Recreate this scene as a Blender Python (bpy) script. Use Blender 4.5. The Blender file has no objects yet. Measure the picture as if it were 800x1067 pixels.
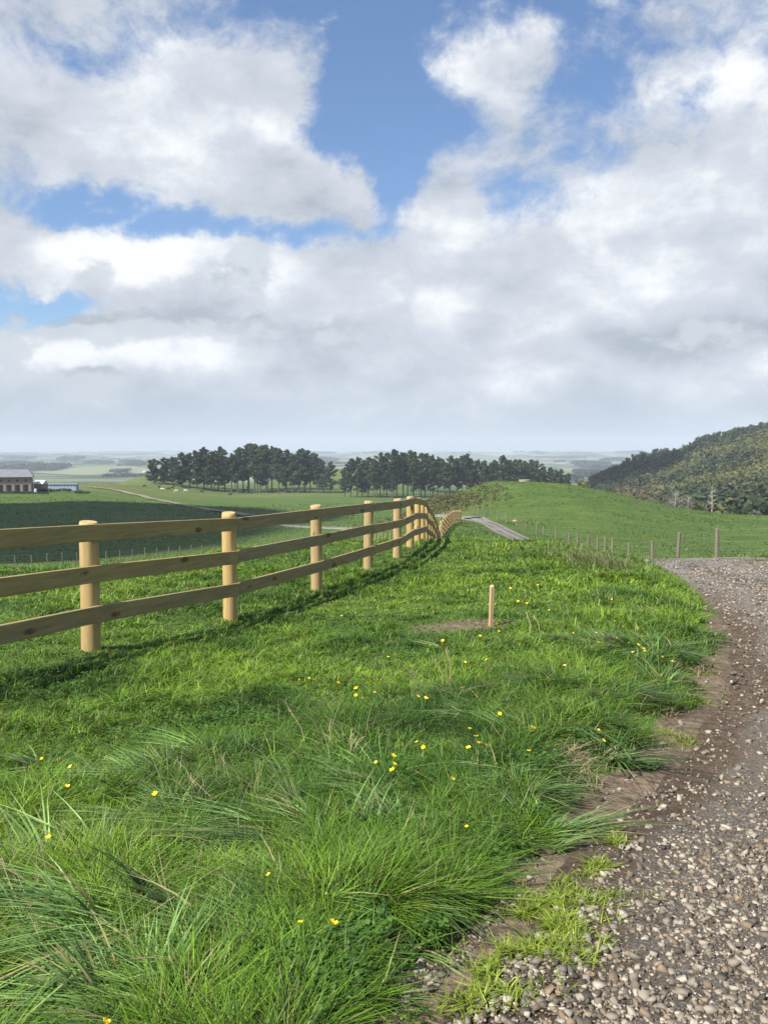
import bpy, math, random
import numpy as np
from math import radians as R
random.seed(7); rng = np.random.default_rng(11)
S = bpy.context.scene; COL = S.collection
F = 830.0; CX, CY = 400.0, 533.5; PITCH = math.atan((CY - 468.0) / F)
CP_, SP_ = math.cos(PITCH), math.sin(PITCH)

def ray(x, y):                     # photo pixel -> slopes X/Y and z/Y of the line of sight
    v = (CY - y) / F; u = (x - CX) / F
    fwd = CP_ + v * SP_
    return u / fwd, (v * CP_ - SP_) / fwd
def at(x, y, Y):
    a, b = ray(x, y); return a * Y, Y, b * Y

# ------------------------------------------------------------------ terrain
cps = []                           # (X, Y, z)
def colm(x, pts):
    a, _ = ray(x, 468)
    for Y, z in pts: cps.append((a * Y, Y, z))
far = [(1900, -52), (5000, -55), (10500, -55)]
colm(-600, [(3, -1.6), (6, -1.75), (12, -2.2), (25, -4.5), (60, -9.5), (150, -17), (340, -19), (600, -35), (1000, -46)] + far)
colm(-200, [(3, -1.6), (6, -1.76), (14, -2.3), (25, -4.5), (60, -9.5), (100, -14), (150, -16.8), (250, -19), (340, -18.6), (600, -36), (1000, -46)] + far)
colm(0, [(2.2, -1.6), (3.5, -1.65), (5, -1.72), (7, -1.83), (10, -2.0), (14, -2.12), (20, -3.3), (35, -6.2), (60, -9.2), (100, -14.0), (150, -16.5),
         (250, -19), (330, -18.3), (360, -19), (500, -33), (1000, -46)] + far)
colm(100, [(3, -1.62), (5, -1.72), (14, -2.1), (20, -3.2), (60, -9.0), (100, -13.5), (150, -16), (250, -18.6), (350, -20), (420, -19.6), (480, -20.2), (560, -30), (1000, -46)] + far)
colm(160, [(14, -2.08), (20, -3.0), (60, -8.8), (100, -13), (150, -16), (250, -19.3), (350, -22.5), (450, -24), (520, -24), (590, -20.5), (640, -20), (750, -32), (1000, -45)])
colm(240, [(3, -1.62), (5, -1.74), (12, -2.04), (17, -2.15), (22, -3), (40, -6), (60, -8.6), (100, -12.8), (150, -15.5), (250, -20), (350, -24), (450, -27), (520, -28), (600, -28), (700, -32), (1000, -46)] + far)
colm(350, [(4, -1.68), (7, -1.86), (15, -2.1), (19, -2.2), (24, -2.9), (40, -6.2), (70, -9.5), (100, -12), (150, -15), (250, -20), (350, -23.5), (450, -26), (520, -26.5), (620, -22), (700, -17), (850, -30), (1100, -46)])
colm(420, [(22, -2.55), (27, -3.4), (45, -6.5), (60, -8.2), (100, -11.5), (140, -13), (200, -17), (300, -22), (420, -26), (520, -27), (700, -30), (1000, -46)] + far)
colm(458, [(100, -9.5), (118, -10.2), (130, -10.4), (150, -9.0), (200, -15), (300, -21), (450, -26.5)])
colm(480, [(3, -1.62), (5, -1.74), (12, -2.08), (16, -2.2), (20, -2.45), (25, -2.85), (30, -3.4), (40, -4.75), (55, -6.3), (90, -8.0), (103, -9.2), (120, -10.4), (135, -10.0), (150, -8.9), (180, -12), (250, -20), (450, -27)])
colm(500, [(8.5, -1.9), (20, -2.35), (25, -2.85), (35, -4.1), (60, -6.7), (80, -7.95), (100, -9.2), (120, -9.9), (135, -8.9), (150, -7.6), (170, -7.7), (220, -15), (450, -28), (700, -34), (1000, -46)])
colm(550, [(6, -1.8), (12, -2.0), (18, -2.1), (22, -2.65), (40, -5.2), (60, -7.35), (70, -8.25), (86, -9.1), (105, -9.3), (140, -7.1), (165, -6.9), (200, -9.5), (250, -18), (450, -30), (1000, -46)] + far)
colm(600, [(4.6, -1.72), (10, -1.96), (16, -2.05), (20, -2.6), (30, -4), (50, -6.5), (70, -8.5), (90, -9.6), (120, -8.8), (150, -7.1), (170, -7.8), (220, -16), (400, -28), (700, -34), (1000, -46)])
colm(650, [(4.2, -1.7), (8, -1.88), (14, -2.1), (20, -2.85), (30, -4.2), (45, -6.3), (70, -8.9), (100, -10.1), (130, -9.2), (155, -9.0), (180, -10.5), (250, -20), (400, -27), (550, -22), (650, -16), (800, -28), (1200, -46)] + far)
colm(700, [(5, -1.75), (10, -2.0), (14.5, -2.3), (18.6, -2.7), (24, -3.33), (28, -3.9), (35, -4.9), (45, -6.5), (70, -9), (100, -11), (130, -11), (150, -10.9), (180, -13), (250, -22), (350, -25), (500, -17), (650, -6.5), (850, -18), (1200, -44)])
colm(760, [(4, -1.7), (6.3, -1.8), (8.4, -1.95), (12, -2.2), (18, -2.7), (24, -3.32), (28.5, -3.9), (45, -6.6), (70, -9.5), (100, -12), (130, -12.5), (150, -12.5), (180, -15), (250, -22), (350, -20), (500, -3.5), (650, 8.5), (850, -2), (1300, -42)])
colm(800, [(24, -3.3), (28, -3.8), (70, -9.8), (100, -12.3), (150, -13.1), (180, -15), (250, -21), (350, -17), (500, 3), (650, 16), (850, 5), (1300, -40)] + [(2200, -52)])
colm(1000, [(4, -1.72), (8, -1.95), (24, -3.3), (60, -8), (150, -14), (250, -18), (350, -6), (500, 25), (650, 45), (850, 35), (1300, 10), (2200, -45), (5000, -55), (10500, -55)])
colm(1500, [(3, -1.7), (8, -2.0), (24, -3.5), (60, -8), (150, -14), (250, -14), (350, 5), (500, 40), (650, 60), (850, 50), (1300, 20), (2200, -45), (5000, -55), (10500, -55)])

# main fence line: x px, Y, base y px
PF = [(95.5, 7.2, 678), (240.5, 9.45, 645.5), (330, 11.7, 615.5), (383.4, 14.0, 594.5), (413.7, 16.3, 581.7), (427.2, 18.7, 570), (435, 21.1, 566), (440, 23.5, 563)]
POSTS = [(-3.47, 4.95, -1.72)] + [at(x, y, Y) for x, Y, y in PF]
for x, Y, z in [(444, 26, -3.08), (447.3, 28.5, -3.38), (450, 31, -3.76), (452.2, 33.5, -4.17), (454, 36, -4.62), (455.5, 38.5, -5.09), (456.7, 41, -5.58), (457.5, 43.5, -6.05),
                (458, 46, -6.4), (458.2, 48.5, -6.6), (458.3, 51, -6.68), (458.4, 53.4, -6.66), (458.6, 55.8, -6.56)]:
    POSTS.append((ray(x, 468)[0] * Y, Y, z))
NS2 = len(POSTS)
for x, Y, y in [(459.5, 58, 560), (461.6, 60.4, 558), (463.6, 62.8, 555), (465.6, 65.2, 552.5), (467.6, 67.6, 550), (469.6, 70, 548), (471.6, 72.4, 546.5), (473.6, 74.8, 545.3), (475.6, 77.2, 544.6), (477.6, 79.6, 544.2), (479.6, 82, 544)]:
    POSTS.append(at(x, y, Y))
cps += POSTS[:]
c = np.array(cps); cr = np.hypot(c[:, 0], c[:, 1])
def uw(X, Y):
    r = np.hypot(X, Y); a = np.clip(np.arctan2(X, Y), -1.15, 1.15)
    return np.stack([a * 7.0, np.log(r + 3) * 2.6], -1), r
cuv, _ = uw(c[:, 0], c[:, 1]); cq = c[:, 2] / (cr + 3)
def ker(d2): return np.sqrt(d2 + 0.02)
n_ = len(c)
A = np.zeros((n_ + 3, n_ + 3)); d2 = ((cuv[:, None] - cuv[None]) ** 2).sum(-1)
A[:n_, :n_] = ker(d2) - np.eye(n_) * 0.01
A[:n_, n_] = 1; A[:n_, n_ + 1:] = cuv; A[n_:, :n_] = A[:n_, n_:].T
W = np.linalg.solve(A, np.concatenate([cq, np.zeros(3)]))
def tps(X, Y):
    P, r = uw(X, Y); out = np.empty(len(r))
    for i in range(0, len(r), 20000):
        p = P[i:i + 20000]
        out[i:i + 20000] = ker(((p[:, None] - cuv[None]) ** 2).sum(-1)) @ W[:n_] + W[n_] + p @ W[n_ + 1:]
    return out * (r + 3), r
# value noise, several octaves
_tab = rng.random((256, 256))
def vnoise(x, y):
    xi = np.floor(x).astype(int); yi = np.floor(y).astype(int); fx = x - xi; fy = y - yi
    fx = fx * fx * (3 - 2 * fx); fy = fy * fy * (3 - 2 * fy)
    g = lambda i, j: _tab[i & 255, j & 255]
    return (g(xi, yi) * (1 - fx) + g(xi + 1, yi) * fx) * (1 - fy) + (g(xi, yi + 1) * (1 - fx) + g(xi + 1, yi + 1) * fx) * fy
def fbm(x, y, o=4):
    s = 0; a = .5; t = 0
    for k in range(o):
        s = s + a * vnoise(x + 17.3 * k, y - 9.1 * k); t += a; a *= .5; x = x * 2.03; y = y * 2.03
    return s / t
def ss(a, b, x):
    t = np.clip((x - a) / (b - a), 0, 1); return t * t * (3 - 2 * t)

# cached height on an (azimuth, log r) grid
LR0, LR1, NA, NR = math.log(.2), math.log(16000.), 421, 900
_az = np.linspace(-1.15, 1.15, NA); _lr = np.linspace(LR0, LR1, NR)
_AA, _LL = np.meshgrid(_az, _lr, indexing='ij'); _RR = np.exp(_LL)
_Z, _ = tps((_RR * np.sin(_AA)).ravel(), (_RR * np.cos(_AA)).ravel()); _Z = _Z.reshape(NA, NR)
_BACK = (-1.62 - 45 * ss(np.log(5.), np.log(900.), _lr)) 
def H0(X, Y):
    X = np.asarray(X, float); Y = np.asarray(Y, float)
    r = np.hypot(X, Y) + 1e-6; a0 = np.arctan2(X, Y); a = np.clip(a0, -1.149, 1.149)
    fa = (a + 1.15) / 2.3 * (NA - 1); fr = np.clip((np.log(r) - LR0) / (LR1 - LR0) * (NR - 1), 0, NR - 1.001)
    i = np.minimum(fa.astype(int), NA - 2); j = fr.astype(int); fa = fa - i; fr = fr - j
    z = (_Z[i, j] * (1 - fa) + _Z[i + 1, j] * fa) * (1 - fr) + (_Z[i, j + 1] * (1 - fa) + _Z[i + 1, j + 1] * fa) * fr
    zb = _BACK[j]; w = ss(1.1, 2.4, np.abs(a0)); z = z * (1 - w) + zb * w
    near = ss(1.2, 0.5, r); z = z * (1 - near) + (-1.6) * near
    return z
def HF(X, Y):
    z = H0(X, Y); r = np.hypot(X, Y)
    z = z + (fbm(X / 1.1, Y / 1.1, 3) - .5) * .10 * ss(60, 8, r) * ss(0, 1.5, r)
    z = z + (fbm(X / 14 + 5, Y / 14, 3) - .5) * 1.0 * ss(70, 200, r)
    z = z + (fbm(X / 260 + 3, Y / 260, 3) - .5) * 30 * ss(1100, 2600, r)
    z = z + (fbm(X / 1300, Y / 700, 4) - .42) * 95 * ss(2600, 7500, r)
    return z

# ------------------------------------------------------------------ road
RL = np.array([(-4, -3.2), (-1, -1.4), (0, -.85), (1.5, -.2), (2.2, .26), (3.2, .80), (4.3, 1.54), (6.3, 2.67), (8.4, 3.57), (11, 4.5), (14.5, 5.35), (18.6, 6.1), (22, 6.7), (30, 7.7), (40, 8.8),
               (55, 10.3), (70, 11.2), (88, 10.9), (105, 10.9), (118, 11.3)])   # Y, X of the left edge
RW = np.array([(-4, 4.4), (8, 4.4), (14, 4.9), (22, 5.3), (30, 4.4), (45, 3.4), (120, 3.3)])
ys = np.arange(-4, 118, .1)
def smooth(v, k):
    ker_ = np.hanning(k); ker_ /= ker_.sum(); return np.convolve(np.pad(v, k // 2, mode='edge'), ker_, 'valid')[:len(v)]
lx = np.interp(ys, RL[:, 0], RL[:, 1]); lx = smooth(lx, 11) * ss(12, 6, ys) + smooth(lx, 81) * (1 - ss(12, 6, ys)); wx = smooth(np.interp(ys, RW[:, 0], RW[:, 1]), 61)
def road_left(Y): return np.interp(Y, ys, lx)
def road_in(X, Y):     # >0 inside road, metres from the nearer edge
    l = road_left(Y); w = np.interp(Y, ys, wx)
    d = np.minimum(X - l, l + w - X); return np.where((Y > -4) & (Y < 117), d, -9.)
# far track continues leftwards past the crest
TR2 = np.array([(12.9, 114), (12.2, 120), (9.5, 124), (4.5, 129), (-1, 137), (-8, 149), (-16, 163), (-26, 180)])
def road_in2(X, Y):
    best = np.full(np.shape(X), -9.)
    for (x0, y0), (x1, y1) in zip(TR2[:-1], TR2[1:]):
        t = np.clip(((X - x0) * (x1 - x0) + (Y - y0) * (y1 - y0)) / ((x1 - x0) ** 2 + (y1 - y0) ** 2), 0, 1)
        best = np.maximum(best, 1.6 - np.hypot(X - x0 - t * (x1 - x0), Y - y0 - t * (y1 - y0)))
    return best
def H(X, Y):
    X = np.asarray(X, float); Y = np.asarray(Y, float)
    return HF(X, Y) 
def Hg(X, Y):
    d = road_in(X, Y); r = np.hypot(X, Y)
    z = HF(X, Y) - .07 * ss(.05, .35, d) * ss(60, 20, r) - .25 * ss(.3, 1.2, d) * ss(20, 60, r)
    # little scarp: the grass bank stands just above the gravel
    return z + .07 * ss(-.05, -.55, d) * ss(-3.5, -.6, d) * ss(1.5, 4, r) * ss(30, 12, r)
def Z1(X, Y): return float(H(np.array([X]), np.array([Y]))[0])
def ground_px(x, y, Y0=1.5, Y1=900):
    a, b = ray(x, y); Ys = np.exp(np.linspace(math.log(Y0), math.log(Y1), 1500)); z = Hg(a * Ys, Ys)
    hit = np.nonzero(z >= b * Ys)[0]
    k = hit[0] if len(hit) else len(Ys) - 1
    return a * Ys[k], Ys[k], float(z[k])

# ------------------------------------------------------------------ helpers
def newmesh(name, V, Fc, mat=None, parent=None, smooth_=False, col=None, mi=None):
    me = bpy.data.meshes.new(name); V = np.asarray(V, np.float32)
    if isinstance(Fc, np.ndarray) and Fc.ndim == 2:
        k = Fc.shape[1]; me.vertices.add(len(V)); me.vertices.foreach_set('co', V.ravel())
        me.loops.add(Fc.size); me.loops.foreach_set('vertex_index', Fc.ravel().astype(np.int32))
        me.polygons.add(len(Fc)); me.polygons.foreach_set('loop_start', np.arange(0, Fc.size, k, dtype=np.int32))
        me.polygons.foreach_set('loop_total', np.full(len(Fc), k, np.int32))
        me.update(calc_edges=True)
    else: me.from_pydata([tuple(map(float, v)) for v in V], [], [tuple(int(i) for i in f) for f in Fc])
    if smooth_: me.polygons.foreach_set('use_smooth', np.ones(len(me.polygons), bool))
    if col is not None:
        for nm, cc in (col.items() if isinstance(col, dict) else [('col', col)]):
            at_ = me.color_attributes.new(nm, 'FLOAT_COLOR', 'POINT')
            c4 = np.ones((len(V), 4), np.float32); c4[:, :cc.shape[1]] = cc; at_.data.foreach_set('color', c4.ravel())
    mats = mat if isinstance(mat, (list, tuple)) else [mat]
    for m in mats:
        if m: me.materials.append(m)
    if mi is not None: me.polygons.foreach_set('material_index', np.asarray(mi, np.int32))
    o = bpy.data.objects.new(name, me); COL.objects.link(o)
    if parent is not None: o.parent = parent
    return o
def tag(o, label=None, cat=None, group=None, kind=None):
    if label: o['label'] = label
    if cat: o['category'] = cat
    if group: o['group'] = group
    if kind: o['kind'] = kind
    return o
def empty(name, loc=(0, 0, 0), rz=0, label=None, cat=None, group=None):
    o = bpy.data.objects.new(name, None); COL.objects.link(o); o.location = loc; o.rotation_euler = (0, 0, rz); o.empty_display_size = .2
    return tag(o, label, cat, group)
def copy_tree(o, parent=None):
    c_ = o.copy(); COL.objects.link(c_)
    if parent is not None: c_.parent = parent
    for ch in list(o.children): copy_tree(ch, c_)
    return c_
class MB:
    def __init__(s): s.v = []; s.f = []; s.m = []; s.n = 0
    def add(s, V, Fc, mi=0):
        s.v.append(np.asarray(V, float)); s.f += [tuple(i + s.n for i in f) for f in Fc]; s.m += [mi] * len(Fc); s.n += len(V)
    def box(s, c0, c1, bev=0, M=None, mi=0):
        (x0, y0, z0), (x1, y1, z1) = c0, c1
        V = np.array([(x, y, z) for x in (x0, x1) for y in (y0, y1) for z in (z0, z1)], float)
        if M is not None: V = np.array([M(p) for p in V])
        s.add(V, [(0, 1, 3, 2), (4, 6, 7, 5), (0, 4, 5, 1), (2, 3, 7, 6), (0, 2, 6, 4), (1, 5, 7, 3)], mi)
    def tube(s, P, Rr, n=8, cap=True, jit=0, mi=0):
        P = np.asarray(P, float); rings = []
        for i, p in enumerate(P):
            d = P[min(i + 1, len(P) - 1)] - P[max(i - 1, 0)]; d = d / (np.linalg.norm(d) + 1e-9)
            u = np.cross(d, (0, 1, 0) if abs(d[1]) < .9 else (1, 0, 0)); u /= np.linalg.norm(u); w = np.cross(d, u)
            for k in range(n):
                t = 2 * math.pi * k / n; rr = Rr[i] * (1 + jit * (random.random() - .5))
                rings.append(p + rr * (math.cos(t) * u + math.sin(t) * w))
        Fc = [(i * n + k, i * n + (k + 1) % n, (i + 1) * n + (k + 1) % n, (i + 1) * n + k) for i in range(len(P) - 1) for k in range(n)]
        if cap: Fc += [tuple(range(n - 1, -1, -1)), tuple((len(P) - 1) * n + k for k in range(n))]
        s.add(rings, Fc, mi)
    def build(s, name, mat=None, parent=None, smooth_=False):
        return newmesh(name, np.concatenate(s.v), s.f, mat, parent, smooth_, mi=s.m if isinstance(mat, (list, tuple)) else None)

class NT:   # node shorthand
    def __init__(s, tree): s.t = tree; s.n = tree.nodes; s.l = tree.links
    def new(s, ty, **kw):
        nd = s.n.new(ty)
        for k, v in kw.items():
            if k in nd.inputs.keys(): s.set(nd.inputs[k], v)
            else: setattr(nd, k, v)
        return nd
    def set(s, inp, v):
        if hasattr(v, 'is_output') or isinstance(v, bpy.types.NodeSocket): s.l.new(v, inp)
        elif inp.type == 'VALUE' : inp.default_value = v
        elif inp.type == 'RGBA': inp.default_value = tuple(v) + ((1,) if len(v) == 3 else ())
        else: inp.default_value = v
    def math(s, op, a, b=0, clamp=False):
        nd = s.n.new('ShaderNodeMath'); nd.operation = op; nd.use_clamp = clamp; s.set(nd.inputs[0], a); s.set(nd.inputs[1], b); return nd.outputs[0]
    def vmath(s, op, a, b=(0, 0, 0)):
        nd = s.n.new('ShaderNodeVectorMath'); nd.operation = op; s.set(nd.inputs[0], a); s.set(nd.inputs[1], b)
        return nd.outputs['Value'] if op in ('DOT_PRODUCT', 'LENGTH', 'DISTANCE') else nd.outputs[0]
    def noise(s, vec, scale, detail=4, rough=.55, dist=0, out='Fac'):
        nd = s.n.new('ShaderNodeTexNoise'); s.set(nd.inputs['Vector'], vec); nd.inputs['Scale'].default_value = scale
        nd.inputs['Detail'].default_value = detail; nd.inputs['Roughness'].default_value = rough; nd.inputs['Distortion'].default_value = dist; return nd.outputs[out]
    def ramp(s, v, a, b, lo=0., hi=1., smooth_=True):
        nd = s.n.new('ShaderNodeMapRange'); nd.interpolation_type = 'SMOOTHSTEP' if smooth_ else 'LINEAR'; nd.clamp = True
        s.set(nd.inputs[0], v)
        for i, q in enumerate((a, b, lo, hi)): s.set(nd.inputs[i + 1], q)
        return nd.outputs[0]
    def mix(s, f, a, b, mode='MIX'):
        nd = s.n.new('ShaderNodeMix'); nd.data_type = 'RGBA'; nd.blend_type = mode; s.set(nd.inputs[0], f); s.set(nd.inputs[6], a); s.set(nd.inputs[7], b); return nd.outputs[2]
    def scalev(s, vec, sc): return s.vmath('MULTIPLY', vec, sc)
def mat(name, rough=.8, spec=.3):
    m = bpy.data.materials.new(name); m.use_nodes = True; nt = NT(m.node_tree); b = m.node_tree.nodes['Principled BSDF']
    b.inputs['Roughness'].default_value = rough; b.inputs['Specular IOR Level'].default_value = spec
    return m, nt, b
def simple(name, colr, rough=.8, var=.25, scale=4, bump=0, spec=.3, metal=0):
    m, nt, b = mat(name, rough, spec); tc = nt.new('ShaderNodeTexCoord').outputs['Object']
    n = nt.noise(tc, scale, 5); c0 = tuple(q * (1 - var) for q in colr); c1 = tuple(min(1, q * (1 + var)) for q in colr)
    nt.set(b.inputs['Base Color'], nt.mix(n, c0, c1)); b.inputs['Metallic'].default_value = metal
    if bump:
        bp = nt.new('ShaderNodeBump', Height=n); bp.inputs['Strength'].default_value = bump; nt.l.new(bp.outputs[0], b.inputs['Normal'])
    return m

# ------------------------------------------------------------------ materials
def leaf_mat(name, trans=.3, rough=.55, spec=.25, gain=1.0):
    m = bpy.data.materials.new(name); m.use_nodes = True; nt = NT(m.node_tree); b = nt.n['Principled BSDF']; out = nt.n['Material Output']
    b.inputs['Roughness'].default_value = rough; b.inputs['Specular IOR Level'].default_value = spec
    at_ = nt.new('ShaderNodeVertexColor', layer_name='col').outputs[0]
    oi = nt.new('ShaderNodeObjectInfo').outputs['Random']
    cc = nt.mix(1.0, at_, nt.new('ShaderNodeCombineColor', Red=nt.ramp(oi, 0, 1, .8 * gain, 1.15 * gain, False), Green=nt.ramp(oi, 0, 1, .86 * gain, 1.12 * gain, False), Blue=gain).outputs[0], 'MULTIPLY')
    nt.l.new(cc, b.inputs['Base Color'])
    tr = nt.new('ShaderNodeBsdfTranslucent'); nt.l.new(nt.mix(1.0, cc, (1.25, 1.2, .6), 'MULTIPLY'), tr.inputs[0])
    mx = nt.new('ShaderNodeMixShader'); mx.inputs[0].default_value = trans
    nt.l.new(b.outputs[0], mx.inputs[1]); nt.l.new(tr.outputs[0], mx.inputs[2]); nt.l.new(mx.outputs[0], out.inputs[0])
    return m
M_GRASS = leaf_mat('grass_blade', .28, .45, .24)
M_DRYG = leaf_mat('dry_stalk', .2, .7, .2)
M_NEEDLE = leaf_mat('pine_needles', .12, .6, .2)
M_BUSH = leaf_mat('bush_leaves', .15, .6, .2)

def wood_mat(name, base, dark, knots=True, axis='z', rough=.7, stain=0):
    m, nt, b = mat(name, rough, .25)
    tc = nt.new('ShaderNodeTexCoord').outputs['Object']; oi = nt.new('ShaderNodeObjectInfo').outputs['Random']
    off = nt.new('ShaderNodeCombineXYZ', X=nt.math('MULTIPLY', oi, 37.), Y=nt.math('MULTIPLY', oi, 11.), Z=nt.math('MULTIPLY', oi, 23.)).outputs[0]
    p = nt.vmath('ADD', tc, off)
    sc = (14, 14, .9) if axis == 'z' else (.9, 14, 14)
    g = nt.noise(nt.scalev(p, sc), 2.2, 6, .6, .6)
    g2 = nt.noise(nt.scalev(p, tuple(q * 4 for q in sc)), 3, 3)
    c1 = nt.mix(nt.ramp(g, .3, .72), base, dark)
    c1 = nt.mix(1., c1, nt.new('ShaderNodeCombineColor', Red=nt.ramp(oi, 0, 1, .84, 1.06, False), Green=nt.ramp(oi, 0, 1, .87, 1.05, False), Blue=nt.ramp(oi, 1, 0, .95, 1.05, False)).outputs[0], 'MULTIPLY'); c1 = nt.mix(nt.math('MULTIPLY', g2, .3), c1, tuple(q * .55 for q in base))
    blot = nt.noise(p, 2.3, 4); c1 = nt.mix(nt.ramp(blot, .5, .75, 0, .45), c1, tuple(q * .6 for q in base))
    if knots:
        vo = nt.new('ShaderNodeTexVoronoi'); vo.feature = 'F1'; vo.inputs['Scale'].default_value = 1.0
        nt.l.new(nt.scalev(p, (4.2, 4.2, 1.7) if axis == 'z' else (1.9, 5, 5)), vo.inputs['Vector'])
        kd = nt.math('ADD', vo.outputs['Distance'], nt.math('MULTIPLY', nt.math('SUBTRACT', nt.noise(p, 25, 3), .5), .12))
        k = nt.ramp(kd, .13, .2, 1, 0)
        c1 = nt.mix(nt.math('MULTIPLY', k, .8), c1, (.07, .035, .015))
    nt.l.new(c1, b.inputs['Base Color'])
    bp = nt.new('ShaderNodeBump', Height=g2); bp.inputs['Strength'].default_value = .25; bp.inputs['Distance'].default_value = .01; nt.l.new(bp.outputs[0], b.inputs['Normal'])
    return m
M_POST = wood_mat('treated_post_wood', (.52, .375, .165), (.38, .255, .10))
M_RAIL = wood_mat('rail_board_wood', (.345, .27, .125), (.225, .165, .078), axis='x')
M_OLDPOST = wood_mat('weathered_post_wood', (.27, .22, .15), (.15, .12, .08), False)
M_STAKE = wood_mat('peg_wood', (.62, .42, .24), (.48, .30, .15), False)
M_WIRE = simple('galvanised_wire', (.35, .36, .36), .4, .1, metal=.6)

# ground: masks come as vertex attribute 'zone' (R bare soil, G dry/yellow pasture, B far plain) and 'zone2' (R brown scrub bank, G long-grass litter)
def ground_material():
    m, nt, b = mat('pasture_ground', .9, .15)
    pos = nt.new('ShaderNodeNewGeometry').outputs['Position']
    z1 = nt.new('ShaderNodeSeparateColor'); nt.l.new(nt.new('ShaderNodeVertexColor', layer_name='zone').outputs[0], z1.inputs[0])
    z2 = nt.new('ShaderNodeSeparateColor'); nt.l.new(nt.new('ShaderNodeVertexColor', layer_name='zone2').outputs[0], z2.inputs[0])
    n1 = nt.noise(pos, .05, 6, .6); n2 = nt.noise(pos, .6, 6, .65); n3 = nt.noise(pos, 6, 5, .7); n4 = nt.noise(nt.scalev(pos, (.35, 1.3, 1.3)), .55, 5, .7)
    g = nt.mix(nt.ramp(n1, .35, .65), (.058, .090, .016), (.096, .125, .024))
    n6 = nt.noise(nt.scalev(pos, (1, 1, 2.2)), .17, 7, .72); g = nt.mix(nt.ramp(n6, .42, .62, 0, .7), g, (.042, .078, .016)); g = nt.mix(nt.ramp(n2, .35, .65, 0, .75), g, (.050, .098, .018))
    g = nt.mix(nt.ramp(n4, .5, .66, 0, .8), g, (.120, .155, .034))
    g = nt.mix(nt.ramp(n3, .35, .75, 0, .55), g, (.036, .088, .014))
    g = nt.mix(nt.math('MULTIPLY', z1.outputs[1], nt.ramp(nt.noise(pos, .09, 6, .7), .32, .62)), g, (.125, .130, .042))
    n5 = nt.noise(pos, .25, 5, .7)
    g = nt.mix(nt.math('MULTIPLY', z2.outputs[0], nt.ramp(n5, .35, .6)), g, nt.mix(nt.noise(pos, 1.2, 4), (.10, .085, .035), (.06, .045, .022)))
    # bare soil
    soil = nt.mix(nt.ramp(nt.noise(pos, 12, 9, .8), .33, .67), (.075, .054, .036), (.18, .137, .094))
    g = nt.mix(nt.ramp(nt.math('ADD', z1.outputs[0], nt.math('MULTIPLY', nt.math('SUBTRACT', nt.noise(pos, 5, 5, .7), .5), .9)), .35, .65), g, soil)
    # far plain: paddocks
    vo = nt.new('ShaderNodeTexVoronoi'); vo.inputs['Scale'].default_value = .0042; nt.l.new(nt.vmath('ADD', nt.scalev(pos, (.75, 1, 0)), nt.scalev(nt.noise(pos, .004, 3, out='Color'), (60, 60, 0))), vo.inputs['Vector'])
    hs = nt.new('ShaderNodeSeparateColor'); nt.l.new(vo.outputs['Color'], hs.inputs[0])
    pad = nt.mix(hs.outputs[0], (.075, .12, .045), (.17, .19, .10)); pad = nt.mix(nt.ramp(hs.outputs[1], .68, .72), pad, (.030, .045, .026)); pad = nt.mix(nt.ramp(hs.outputs[2], .8, .83), pad, (.24, .25, .16))
    vd = nt.new('ShaderNodeTexVoronoi'); vd.feature = 'DISTANCE_TO_EDGE'; vd.inputs['Scale'].default_value = .0042; nt.l.new(vo.inputs['Vector'].links[0].from_socket, vd.inputs['Vector'])
    pad = nt.mix(nt.ramp(vd.outputs['Distance'], .02, .06, .75, 0), pad, (.025, .04, .022))
    pad = nt.mix(nt.ramp(nt.noise(nt.scalev(pos, (.5, 1, 1)), .0035, 6, .65), .53, .60, 0, .85), pad, (.022, .038, .024))
    g = nt.mix(z1.outputs[2], g, pad)
    nt.l.new(g, b.inputs['Base Color'])
    hgt = nt.math('ADD', nt.math('MULTIPLY', n3, .06), nt.math('MULTIPLY', n2, .35)); hgt = nt.math('ADD', hgt, nt.math('MULTIPLY', n4, .45))
    bp = nt.new('ShaderNodeBump', Height=hgt); bp.inputs['Strength'].default_value = .8; bp.inputs['Distance'].default_value = 1.; nt.l.new(bp.outputs[0], b.inputs['Normal'])
    return m
M_GROUND = ground_material()
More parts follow.
